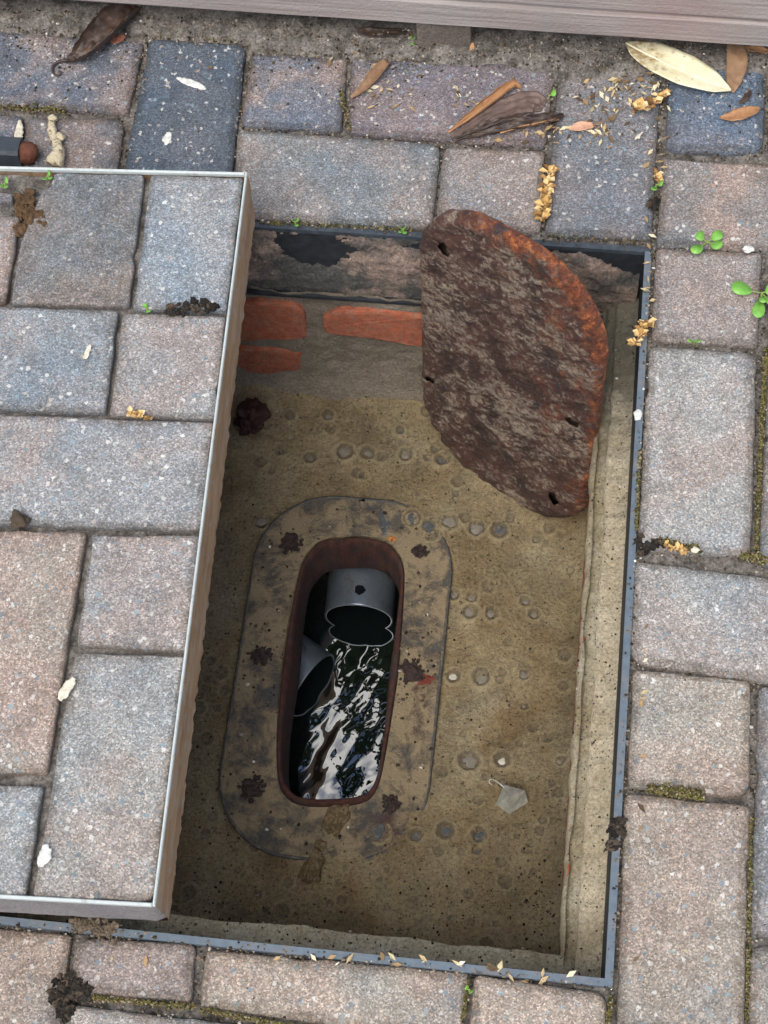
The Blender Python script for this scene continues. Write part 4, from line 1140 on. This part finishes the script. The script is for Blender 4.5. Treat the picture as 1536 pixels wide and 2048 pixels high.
catkin([gp(1098,340,.004), gp(1094,375,.005), gp(1090,410,.004), gp(1082,440,.003)], 44, 0.0115, 'long straw-coloured catkin lying across the joint above the rusty cover', 1)
catkin([gp(1262,208,.004), gp(1285,218,.004), gp(1312,205,.005), gp(1324,182,.005)], 26, 0.0125, 'golden catkin pieces lying just below the large pale leaf', 2)
catkin([gp(1296,640,.006), gp(1284,662,.006), gp(1270,690,.006)], 22, 0.0100, 'golden catkin caught on the right-hand bar of the frame', 3)
catkin([gp(262,829,LT+.003), gp(282,832,LT+.003), gp(304,834,LT+.003)], 16, 0.0075, 'small brown catkin wedged in a joint of the paved lid', 4)
catkin([gp(1312,345,.003), gp(1314,356,.003), gp(1318,368,.002)], 10, 0.0080, 'tiny dry catkin at the block joint above the frame corner', 5)
catkin([gp(1328,1090,.002), gp(1350,1098,.002), gp(1380,1104,.002)], 14, 0.0075, 'dry brown catkin in the joint beside the right-hand frame bar', 6)

# ------------------------------------------------------------------ seedlings
def round_leaf(c, d, ln, w, lift, seed, z0=0.0):
    d = Vector((d[0], d[1], 0)).normalized(); s = Vector((-d.y, d.x, 0)); V = []; n = 14
    r = random.Random(seed)
    top = []
    for k in range(n):
        a = 2 * math.pi * k / n; x = (1 - math.cos(a)) / 2; y = math.sin(a) * 0.5 * (0.75 + 0.5 * x)
        top.append(c + d * (ln * x) + s * (w * y) + Vector((0, 0, lift * x + 0.10 * w * abs(y) * 2 + .0006 * sn(k, seed, 1.0))))
    mid = c + d * ln * .55 + Vector((0, 0, lift * .55 - .0004))
    V = [mid] + top + [mid - Vector((0, 0, .0005))] + [p - Vector((0, 0, .0004)) for p in top]; F = []
    for k in range(n):
        j = (k + 1) % n; F += [(0, 1 + k, 1 + j), (n + 1, n + 2 + j, n + 2 + k), (1 + k, n + 2 + k, n + 2 + j, 1 + j)]
    return V, F
def seedling(cx, cy, leaves, label, z=0.0, seed=0):
    c = at(cx, cy, z)
    t = thing('seedling', (c.x, c.y, z - .004), label, 'seedling', 'green seedlings in the joints')
    V, F = tube_mesh([c - Vector((0, 0, .006)), c + Vector((.0003, 0, .001)), c + Vector((.0005, .0005, .004))], [.0009, .0008, .0007], 6, 6); obj('stem', V, F, M_STEM, t, True)
    for k, (ex, ey, w) in enumerate(leaves):                 # far end of each leaf, and its width in mm
        e = at(ex, ey, z + .006); d = e - c; d.z = 0; ln = d.length
        st = min(0.3 * ln, .012)
        c2 = c + d.normalized() * st + Vector((0, 0, .004))
        V, F = round_leaf(c2, d, ln - st, w / 1000, .004, seed * 10 + k)
        lf_ = obj('leaf', V, F, M_GREEN, t, True)
        V, F = tube_mesh([c + Vector((0, 0, .003)), c2 - d.normalized() * st * .3, c2 + d.normalized() * ln * .25], [.0007, .0006, .0004], 6, 5); obj('leaf_stalk', V, F, M_STEM, lf_, True)
    return t
seedling(1413, 488, [(1393,469,10),(1444,468,10),(1443,496,11),(1384,508,10)], 'bright green four-leaved seedling right of the far right frame corner', 0, 1)
seedling(1522, 590, [(1462,576,14),(1514,638,11),(1548,580,13),(1526,608,7),(1550,612,9)], 'largest green seedling with broad leaves at the right edge of the picture', 0, 2)
seedling(1097, 196, [(1112,186,8)], 'single round green leaf above the end of the long black folded leaf', 0, 3)
seedling(590, 448, [(583,442,4),(598,440,4.5),(595,455,3.5)], 'tiny three-leaved seedling on the far frame bar, nearer the lid', 0, 4)
seedling(806, 462, [(799,457,4),(812,456,4.5),(811,470,4),(799,468,3.5)], 'tiny clover-like seedling on the far frame bar beside the rusty cover', 0, 5)
seedling(1388, 685, [(1376,684,4.5),(1400,685,4.5)], 'two-leaved seedling in the joint between two right-hand blocks', 0, 6)
seedling(1312, 374, [(1306,383,6),(1326,368,7)], 'two-leaved seedling in the joint above the far right frame corner', 0, 7)
seedling(96, 357, [(88,362,5),(100,346,5.5),(104,360,4)], 'small seedling at the broken block corner of the paved lid', LT - .006, 8)
seedling(10, 372, [(16,360,7),(-2,374,7),(14,378,5)], 'round-leaved seedling at the far left end of the paved lid', LT - .006, 9)
seedling(294, 622, [(290,610,4.5),(300,626,5)], 'green shoot in the middle joint of the paved lid', LT - .003, 10)
seedling(938, 1982, [(932,1974,4),(944,1986,4)], 'tiny shoot in the joint below the front frame bar', 0, 11)
seedling(826, 84, [(822,74,4),(832,78,4),(824,92,4)], 'small dark green seedling beside the support pad of the board', 0, 12)

# ------------------------------------------------------------------ bits and pieces on the paving
def lump(name, c, r, squash, mat, label, cat, seed, sub=3, jit=0.35, rot=0.0, group=None):
    V, F = blob(c, r, sub, jit, squash, seed, rot); return tag(obj(name, V, F, mat, None, True), label, cat, group)
# bleached root standing behind the lid
V, F = tube_mesh([gp(104,240,.006), gp(104,258,.008), gp(109,276,.008), gp(116,292,.010), gp(114,312,.009), gp(108,330,.006)], [.0026, .0042, .0034, .0046, .0074, .0092], 40, 14)
rt_ = thing('bleached_root', (at(110,290).x, at(110,290).y, 0), 'knobbly bleached root fragment lying behind the paved lid', 'root')
obj('root_shaft', [v + Vector((.0022 * sn(v.x * 260, v.y * 260, v.z * 200), .0022 * sn(v.x * 260, v.y * 260, 5), .0018 * sn(v.x * 360, v.y * 360, 9))) for v in V], F, M_BONE, rt_, True)
V, F = blob(gp(120,275,.009), .0048, 3, .3, (1, 1, .9), 3); obj('root_knob', V, F, M_BONE, rt_, True)
V, F = blob(gp(105,238,.006), .0042, 3, .3, (1, 1, .9), 4); obj('root_knob', V, F, M_BONE, rt_, True)
# black bar with a rusty end, behind the lid
br = thing('steel_bar', (at(10,300).x, at(10,300).y, 0), 'short black bar with a rusty end, lying behind the far left of the lid', 'bar')
q0, q1 = at(-120, 294, .012), at(44, 304, .012); d_ = (q1 - q0).normalized(); s_ = Vector((-d_.y, d_.x, 0))
m = MB(); V = []
for q in (q0, q1):
    for a, b_ in ((-.011, -.011), (.011, -.011), (.011, .008), (.008, .011), (-.008, .011), (-.011, .008)): V.append(q + s_ * a + Vector((0, 0, b_)))
m.add(V, [tuple((i, (i+1) % 6, 6 + (i+1) % 6, 6 + i)) for i in range(6)] + [(5,4,3,2,1,0), (6,7,8,9,10,11)]); m.build('bar', M_BAR, br)
V, F = tube_mesh([q1 + Vector((0,0,-.001)), q1 + d_ * .005 + Vector((0,0,-.001)), q1 + d_ * .011 + Vector((0,0,-.002)), q1 + d_ * .0145 + Vector((0,0,-.003))], [.0105, .0112, .0098, .0045], 14, 14); obj('rusty_end', [v + Vector((.0012 * sn(v.x*300, v.y*300, v.z*300), .0012 * sn(v.y*300, v.z*300, v.x*300), 0)) for v in V], F, M_RUSTEND, br, True)
def chip(name, path, radii, mat, label, cat, flat=0.35, group=None):
    V, F = tube_mesh(path, radii, 14, 10); V = [v + Vector((.0016 * sn(v.x * 330, v.y * 330, 1.0), .0016 * sn(v.x * 330, v.y * 330, 7.0), 0)) for v in V]; zc = np.mean([v.z for v in V]); V = [Vector((v.x, v.y, zc + (v.z - zc) * flat)) for v in V]
    return tag(obj(name, V, F, mat), label, cat, group)
chip('wood_chip', [gp(40,240,.006), gp(38,262,.006), gp(34,290,.006)], [.0010, .0036, .0040, .0034], M_CHIP, 'pale splinter of wood standing by the black bar', 'wood chip', 0.6)
chip('wood_chip', [gp(148,1355,LT+.004), gp(134,1376,LT+.004), gp(118,1401,LT+.003)], [.0014, .0042, .0044, .0010], M_CHIP, 'cream wood chip lying over a joint halfway down the paved lid', 'wood chip')
chip('wood_chip', [gp(94,1690,LT+.004), gp(88,1712,LT+.004), gp(78,1735,LT+.003)], [.0016, .0052, .0046, .0012], M_WHITE, 'white papery chip over the joint near the front of the paved lid', 'wood chip')
chip('wood_chip', [gp(170,716,LT+.003), gp(176,700,LT+.003), gp(181,690,LT+.003)], [.0022, .0020, .0010], M_CHIP, 'small bent straw on the middle of the paved lid', 'wood chip')
chip('twig', [gp(1185,250,.003), gp(1200,246,.003), gp(1216,240,.003)], [.0012, .0010, .0006], M_BROWNLEAF, 'short dark twig right of the salmon-pink leaf', 'twig')
chip('twig', [gp(1270,280,.002), gp(1277,272,.003), gp(1286,264,.002)], [.0008, .0020, .0006], M_CHIP, 'pale seed sliver on the block below the golden catkin', 'seed')
chip('twig', [gp(1478,208,.003), gp(1492,196,.004), gp(1500,182,.003)], [.0010, .0024, .0030, .0012], M_DARKLEAF, 'dark bent twig above the small muddy leaf', 'twig')
for i, (P, lab) in enumerate(((((352,155),(375,163),(398,172),(410,178)), 'white bird dropping streak on the dark block at the top'), (((337,264),(334,278),(331,290)), 'short white bird dropping lower on the dark block'))):
    pp = [gp(x, y, .0012) for x, y in P]
    chip('bird_dropping', pp, [.0012, .0040, .0036, .0010], M_WHITE, lab, 'bird dropping', 0.22, 'bird droppings on the dark block')
lump('pebble', gp(1497,498,.003), .0042, (1.25, .85, .6), M_WHITE, 'white pebble by the joint right of the four-leaved seedling', 'pebble', 2)
lump('pebble', gp(1276,829,.003), .0042, (.8, 1.3, .4), M_WHITE, 'white flake of stone on the right-hand frame bar', 'pebble', 5)
lump('pebble', gp(1390,1100,.002), .0030, (1.2, .9, .7), M_CHIP, 'cream pebble in the joint under the right-hand block', 'pebble', 6)
lump('soil_clod', gp(38,1042,LT+.004), .0075, (1, .9, .75), M_CRUMB, 'dark crumb of soil on the left joint of the paved lid', 'soil clod', 3, 3, .6)
def crumbs(name, spots, label, cat, mat, seed, n=60, rmin=.0012, rmax=.004):
    r = random.Random(seed); m = MB()
    for k in range(n):
        x, y, sp, z = spots[k % len(spots)]
        c = at(x + r.gauss(0, sp), y + r.gauss(0, sp * .8), z); rr = r.uniform(rmin, rmax)
        V, F = blob((c.x, c.y, z + rr * .3), rr, 2 if rr > .0024 else 1, .9, (1, 1, .8), seed * 31 + k); m.add(V, F)
    return tag(m.build(name, mat), label, cat)
crumbs('soil_clod', [(135,1975,12,0), (160,1985,10,0), (118,1998,8,0), (130,2020,8,0)], 'heap of black soil crumbs at the joint crossing front left', 'soil heap', M_CRUMB, 3, 260, .0008, .0034)
crumbs('soil_clod', [(365,618,9,LT), (395,617,9,LT), (420,615,5,LT), (345,618,5,LT)], 'row of black soil crumbs on a joint of the paved lid', 'soil heap', M_CRUMB, 4, 60, .0010, .0034)
crumbs('soil_clod', [(1285,1090,9,0), (1310,1088,6,0)], 'black soil crumbs beside the right-hand frame bar', 'soil heap', M_CRUMB, 5, 40, .0010, .0036)
crumbs('soil_clod', [(1232,1648,7,0), (1228,1690,7,0), (1236,1662,5,0)], 'clump of dark dirt on the lower part of the right-hand frame bar', 'soil heap', M_CRUMB, 6, 60, .0010, .0034)
crumbs('soil_clod', [(185,1856,14,0), (215,1862,12,0), (160,1850,10,0)], 'brown dirt covering the front frame bar near the lid corner', 'soil heap', plain('dry_dirt', (0.11, 0.085, 0.06), 0.95, 0.6, 200), 9, 150, .0008, .0026)
crumbs('soil_clod', [(1310,405,6,0), (1304,412,4,0)], 'small black speck of soil at the joint above the frame corner', 'soil heap', M_CRUMB, 7, 24, .0010, .0036)
crumbs('soil_clod', [(70,440,9,LT-.004), (48,425,9,LT-.004), (55,398,9,LT-.004), (42,460,6,LT-.004)], 'brown earth filling the broken block corner of the paved lid', 'soil heap', plain('brown_earth', (0.085, 0.05, 0.025), 0.95, 0.6, 200), 8, 90, .0012, .0042)

# ------------------------------------------------------------------ things lying in the pit
def pf(x, y, dz=0.0):
    p = at(x, y, FLOOR_Z + dz); return Vector((p.x, p.y, floor_height(p.x, p.y) + dz))
fl = thing('plastic_scrap', pf(1020, 1605), 'folded scrap of cloudy plastic on the silt, front right of the pit floor', 'plastic scrap')
A = [pf(991,1611,.003), pf(1008,1574,.012), pf(1050,1582,.016), pf(1056,1606,.003), pf(1018,1630,.002), pf(1014,1596,.030)]
V = A + [v - Vector((0, 0, .0008)) for v in A]
obj('film', V, [(0,5,1),(1,5,2),(2,5,3),(3,5,4),(4,5,0),(7,11,6),(8,11,7),(9,11,8),(10,11,9),(6,11,10)] + [(i, (i+1) % 5, 6 + (i+1) % 5, 6 + i) for i in range(5)], M_FILM, fl)
V, F = tube_mesh([pf(1008,1578,.016), pf(994,1566,.018), pf(982,1560,.016), pf(978,1566,.014), pf(984,1572,.013)], [.0007, .0006, .0006], 12, 6); obj('curled_tail', V, F, M_FILM, fl, True)
for (x, y, r_, sq, lab, sd_) in ((674,1640,.0120,(.85,1.25,.45),'brown mud lump just in front of the slot',11), (626,1742,.0115,(.75,1.35,.45),'long mud lump in front of the plate, further from the slot',12), (642,1692,.0050,(1.1,.9,.5),'small mud crumb between two larger mud lumps',13)):
    lump('mud_lump', pf(x, y, .003), r_, sq, M_MUDLUMP, lab, 'mud lump', sd_, 4, .5, -.3, 'mud lumps on the pit floor')
m = MB()
V, F = blob(pf(500, 838, .010), .0135, 4, 1.0, (1, 1.15, 1), 8.3); m.add(V, F)
for k in range(60):
    a = random.uniform(0, 6.28); rr = random.uniform(.003, .0145); p = pf(500, 838, .004 + max(0, .016 - rr) + random.uniform(0, .004)) + Vector((rr * math.cos(a), rr * math.sin(a) * 1.1, 0)); V, F = blob(p, random.uniform(.0016, .0050), 2, 1.0, (1.4, .7, .8), k * 1.3, a); m.add(V, F)
tag(m.build('rust_lump', M_LUMP, None, True), 'knobbly dark red rust lump at the far left wall foot, beside the lid', 'rust lump')
V, F = leaf_mesh([pf(760,1022,.002), pf(770,1050,.004), pf(782,1076,.002)], [.004, .009, .013, .010], .2, 0, 8, 4); tag(obj('slate_shard', V, F, M_PEBBLE_D), 'dark wedge-shaped shard above the top right bolt of the plate', 'shard')
V, F = blob(pf(785,1080,.003), .0042, 2, .5, (1, 1, .6), 2); tag(obj('rust_crumb', V, F, plain('orange_rust', (0.42, 0.16, 0.04), .8)), 'orange crumb of rust at the tip of the dark shard', 'rust crumb')
V, F = blob(at(849,1358,zp+.0005), .0065, 3, .9, (1.1, .7, .22), 5); tag(obj('rust_flake', V, F, plain('red_rust', (0.13, 0.032, 0.020), .8, .5, 200, .002)), 'red rust flake on the plate beside the middle right bolt', 'rust flake')
V, F = tube_mesh([pf(618,1008,.002), pf(670,999,.003), pf(730,1002,.004)], [.0007, .0008, .0012, .0022], 12, 6); tag(obj('twig', V, F, M_DARKPIPE, None, True), 'thin black twig lying along the far edge of the plate', 'twig')

# ------------------------------------------------------------------ uncountable: grit, moss, leaf scraps
def joint_points(n, seed):
    """random points on the outline of the blocks in view"""
    r = random.Random(seed); E = []
    for P, c, p in GROUND_PAVERS:
        for i in range(len(P)):
            a, b_ = P[i], P[(i+1) % len(P)]; E.append((math.hypot(a[0]-b_[0], a[1]-b_[1]), a, b_))
    tot = sum(e[0] for e in E); out = []
    for k in range(n):
        t = r.uniform(0, tot)
        for l, a, b_ in E:
            if t < l: break
            t -= l
        f = t / l; out.append((a[0] + (b_[0]-a[0]) * f + r.gauss(0, .0022), a[1] + (b_[1]-a[1]) * f + r.gauss(0, .0022)))
    return out
tet = [Vector(v) for v in ((1,0,-.5),(-.6,.9,-.5),(-.6,-.9,-.5),(.1,0,.9),(.7,.6,.3),(-.8,.1,.3),(.4,-.8,.3))]
TF = [(0,1,4),(4,1,3),(1,5,3),(1,2,5),(2,6,3),(2,0,6),(6,0,3),(0,4,3),(5,2,3),(2,1,0)]
def grit_piece(m, c, r, rnd):
    a = rnd.uniform(0, 6.28); ca, sa = math.cos(a), math.sin(a); k = [rnd.uniform(.6, 1.2) for _ in range(3)]
    m.add([c + Vector(((v.x * ca - v.y * sa) * k[0], (v.x * sa + v.y * ca) * k[1], v.z * k[2])) * r for v in tet], TF)
m = MB(); rnd = random.Random(5)
for x, y in joint_points(5200, 5):
    if FX0 + .008 < x < FX1 - .001 and FY0 + .008 < y < FY1 - .002: continue
    r_ = rnd.choice((.0006, .0008, .001, .0012, .0016)); grit_piece(m, Vector((x, y, max(bed_height(x, y), -.006) + rnd.uniform(0, .004))), r_, rnd)
for k in range(2600):                                  # loose dirt along the board
    x = rnd.uniform(-.72, .28); y = .905 - abs(rnd.gauss(0, .034))
    if rnd.random() < .10: y -= rnd.uniform(0, .10)
    grit_piece(m, Vector((x, y, max(bed_height(x, y), .0003) + .0004)), rnd.choice((.0007, .0009, .0012, .0017)), rnd)
for k in range(900):
    x = rnd.uniform(-.78, .26); y = rnd.uniform(-.12, .86)
    if FX0 < x < FX1 and FY0 < y < FY1: continue
    grit_piece(m, Vector((x, y, .0004)), rnd.choice((.0005, .0006, .0009)), rnd)
for k in range(1500):                                  # dirt along and on the frame's upper edge
    e = rnd.random(); t = rnd.random(); c_ = 0.5 + 0.5 * sn(t * 9 + e, e * 5, 2.0)
    if rnd.random() > c_: continue
    off = abs(rnd.gauss(0, .0032)) - .0005
    if e < .36: p = Vector((FX1 - off + .002, FY0 + (FY1 - FY0) * t, 0))
    elif e < .64: p = Vector((FX0 + (FX1 - FX0) * t, FY1 - off + .002, 0))
    else: p = Vector((FX0 + (FX1 - FX0) * t, FY0 + off - .002, 0))
    p.z = .0009; grit_piece(m, p, rnd.choice((.0005, .0007, .0010, .0015)), rnd)
kind(m.build('joint_grit', M_GRIT, base=(0, 0, 0)), 'stuff')
m = MB(); mdark = MB()
for k in range(260):
    p = pf(rnd.uniform(380, 1160), rnd.uniform(800, 1880)); 
    if WX0 < p.x < WX1 and WY0 < p.y < WY1 and not inside(MO, p.x, p.y): grit_piece(m, p + Vector((0, 0, .0002)), rnd.choice((.0005, .0006, .0008, .0013)), rnd)
for k in range(620):                                   # blackish grit, thickest in the near corners
    if k % 3: p = pf(rnd.uniform(380, 1160), rnd.uniform(800, 1880))
    else: p = pf(rnd.choice((1070, 1100, 450, 900)) + rnd.gauss(0, 45), 1820 + rnd.gauss(0, 40))
    if WX0 < p.x < WX1 and WY0 < p.y < WY1 and not inside(MO, p.x, p.y): grit_piece(mdark, p + Vector((0, 0, .0003)), rnd.choice((.0005, .0006, .0008, .0010, .0015)), rnd)
kind(mdark.build('dark_grit', M_CRUMB, base=(-.25, .33, FLOOR_Z)), 'stuff')
for k in range(500):
    u, v = rnd.random(), rnd.random(); p = Vector(outer_strip(u, v)) if k % 3 else Vector(inner_strip(u, v)); grit_piece(m, p, rnd.choice((.0006, .0009, .0013)), rnd)
for k in range(600):
    p = Vector(front_strip(rnd.random(), rnd.random())); grit_piece(m, p, rnd.choice((.0006, .0009, .0014)), rnd)
for k in range(420):                                   # silt crumbs lying on the iron plate
    a = rnd.uniform(0, 6.283); f = rnd.uniform(0, 1); t = (ray_poly(MO, MC, a) + .006) * (1 - f) + (ray_poly(PLP, MC, a) - .003) * f
    grit_piece(m, Vector((MC[0] + t * math.cos(a), MC[1] + t * math.sin(a), zp + .0006)), rnd.choice((.0006, .0008, .0011, .0016, .0022)), rnd)
kind(m.build('silt_grit', M_GRIT, base=(-.25, .33, FLOOR_Z)), 'stuff')
m = MB()
def moss_patch(x0, y0, x1, y1, n, sp, hmax=.004, z=-.004):
    for k in range(n):
        f = rnd.random(); c = at(x0 + (x1 - x0) * f + rnd.gauss(0, sp * .4), y0 + (y1 - y0) * f + rnd.gauss(0, sp), 0); c.z = z
        h = rnd.uniform(.25, 1) * hmax * .75 - z; a = rnd.uniform(0, 6.28); w = rnd.uniform(.0007, .0014)
        lean = Vector((rnd.gauss(0, .0015), rnd.gauss(0, .0015), rnd.uniform(-.002, 0)))
        c.z = z + h; grit_piece(m, c + lean * .3, w, rnd)
moss_patch(1295, 1578, 1405, 1592, 900, 4.5, .005); moss_patch(1320, 1084, 1400, 1102, 260, 4.5, .004)
moss_patch(1532, 700, 1522, 880, 700, 5.5, .004); moss_patch(1522, 880, 1512, 1110, 500, 5, .003); moss_patch(1480, 1112, 1536, 1122, 240, 5, .003)
moss_patch(1503, 1640, 1494, 2040, 420, 3.5, .001); moss_patch(1280, 900, 1272, 1060, 260, 2.5, .003)
moss_patch(185, 1996, 390, 2014, 420, 3.0, .002); moss_patch(400, 2020, 640, 2064, 300, 3.0, .002); moss_patch(936, 1960, 925, 2040, 120, 3, .002); moss_patch(1222, 1995, 1216, 2048, 160, 4, .002)
moss_patch(1090, 470, 1310, 487, 50, 2.5, .001); moss_patch(520, 445, 830, 460, 160, 2.0, .001); moss_patch(680, 180, 700, 260, 140, 6, .002); moss_patch(0, 215, 130, 222, 200, 4, .003)
moss_patch(640, 80, 840, 130, 160, 12, .003); moss_patch(300, 60, 480, 80, 120, 6, .003)
kind(m.build('moss', M_MOSS, base=(0, 0, 0)), 'stuff')
m = MB()
def scrap(c, ln, rnd):
    a = rnd.uniform(0, 6.28); d = Vector((math.cos(a), math.sin(a), rnd.uniform(-.2, .3))) * ln; s = Vector((-math.sin(a), math.cos(a), rnd.uniform(-.3, .3))) * ln * rnd.uniform(.2, .5)
    P = [c - d, c + s + Vector((0, 0, ln * .2)), c + d, c - s]; m.add(P + [p - Vector((0, 0, .0004)) for p in P], [(0,1,2,3),(7,6,5,4),(0,4,5,1),(1,5,6,2),(2,6,7,3),(3,7,4,0)])
for x, y, sx, sy, n in ((1200,215,28,36,46), (1250,165,22,26,34), (1090,262,60,10,36), (1010,205,50,26,14), (920,190,18,12,8), (780,190,40,24,20), (880,85,60,12,14), (1310,180,14,18,18), (1190,260,26,10,22), (1318,330,10,30,14),
                        (1300,520,8,60,10), (1285,1320,4,200,12), (800,1920,250,8,22), (130,420,40,10,4), (1000,1945,90,10,12), (900,110,200,24,26)):
    for k in range(n): 
        c = at(x + rnd.gauss(0, sx), y + rnd.gauss(0, sy), .002)
        if FX0 + .01 < c.x < FX1 - .008 and FY0 + .008 < c.y < FY1 - .008: continue
        scrap(c, rnd.uniform(.0018, .0052), rnd)
kind(m.build('leaf_litter', M_SCRAP, base=(0, 0, 0)), 'stuff')

# ------------------------------------------------------------------ the tree whose leaves fall here; it shows as dark leaves in the water
def tree():
    base = Vector((-0.20, 3.27, gz))
    t = thing('broadleaf_tree', base, 'broad-leaved evergreen tree beyond the step, mirrored as dark leaves in the drain water', 'tree')
    V, F = tube_mesh([base, base + Vector((-.1, -.1, 1.4)), base + Vector((-.3, -.3, 2.8)), base + Vector((-.6, -.6, 4.2))], [.12, .09, .065, .03], 24, 12); obj('trunk', V, F, M_BARK, t, True)
    m = MB(); mb = MB(); r = random.Random(12)
    for k in range(30):
        s = base + Vector((-.35, -.5, 2.6 + r.uniform(-.3, 1.3))); a = r.uniform(0, 6.28); ln = r.uniform(.7, 1.7)
        e = s + Vector((math.cos(a) * ln, math.sin(a) * ln, r.uniform(.1, .7)))
        V, F = tube_mesh([s, s.lerp(e, .5) + Vector((0, 0, .08)), e], [.03, .018, .006], 8, 6); mb.add(V, F)
        for q in range(90):
            f = r.uniform(.3, 1.05); c = s.lerp(e, f) + Vector((r.gauss(0, .13), r.gauss(0, .13), r.gauss(0, .10)))
            d = Vector((r.gauss(0, 1), r.gauss(0, 1), r.gauss(-.2, .5))).normalized() * r.uniform(.06, .11); sd2 = d.cross(Vector((r.gauss(0, .4), r.gauss(0, .4), 1))).normalized() * d.length * .38
            up = Vector((0, 0, .006)); th = Vector((0, 0, .0008))
            P = [c - d, c - d * .3 + sd2 + up, c + d * .4 + sd2 * .85 + up, c + d, c + d * .4 - sd2 * .85 + up, c - d * .3 - sd2 + up]
            m.add(P + [p - th for p in P], [(0,1,2,3),(0,3,4,5),(9,8,7,6),(11,10,9,6)])
    mb.build('limb', M_BARK, t, True); m.build('crown', M_TREELEAF, t)
tree()
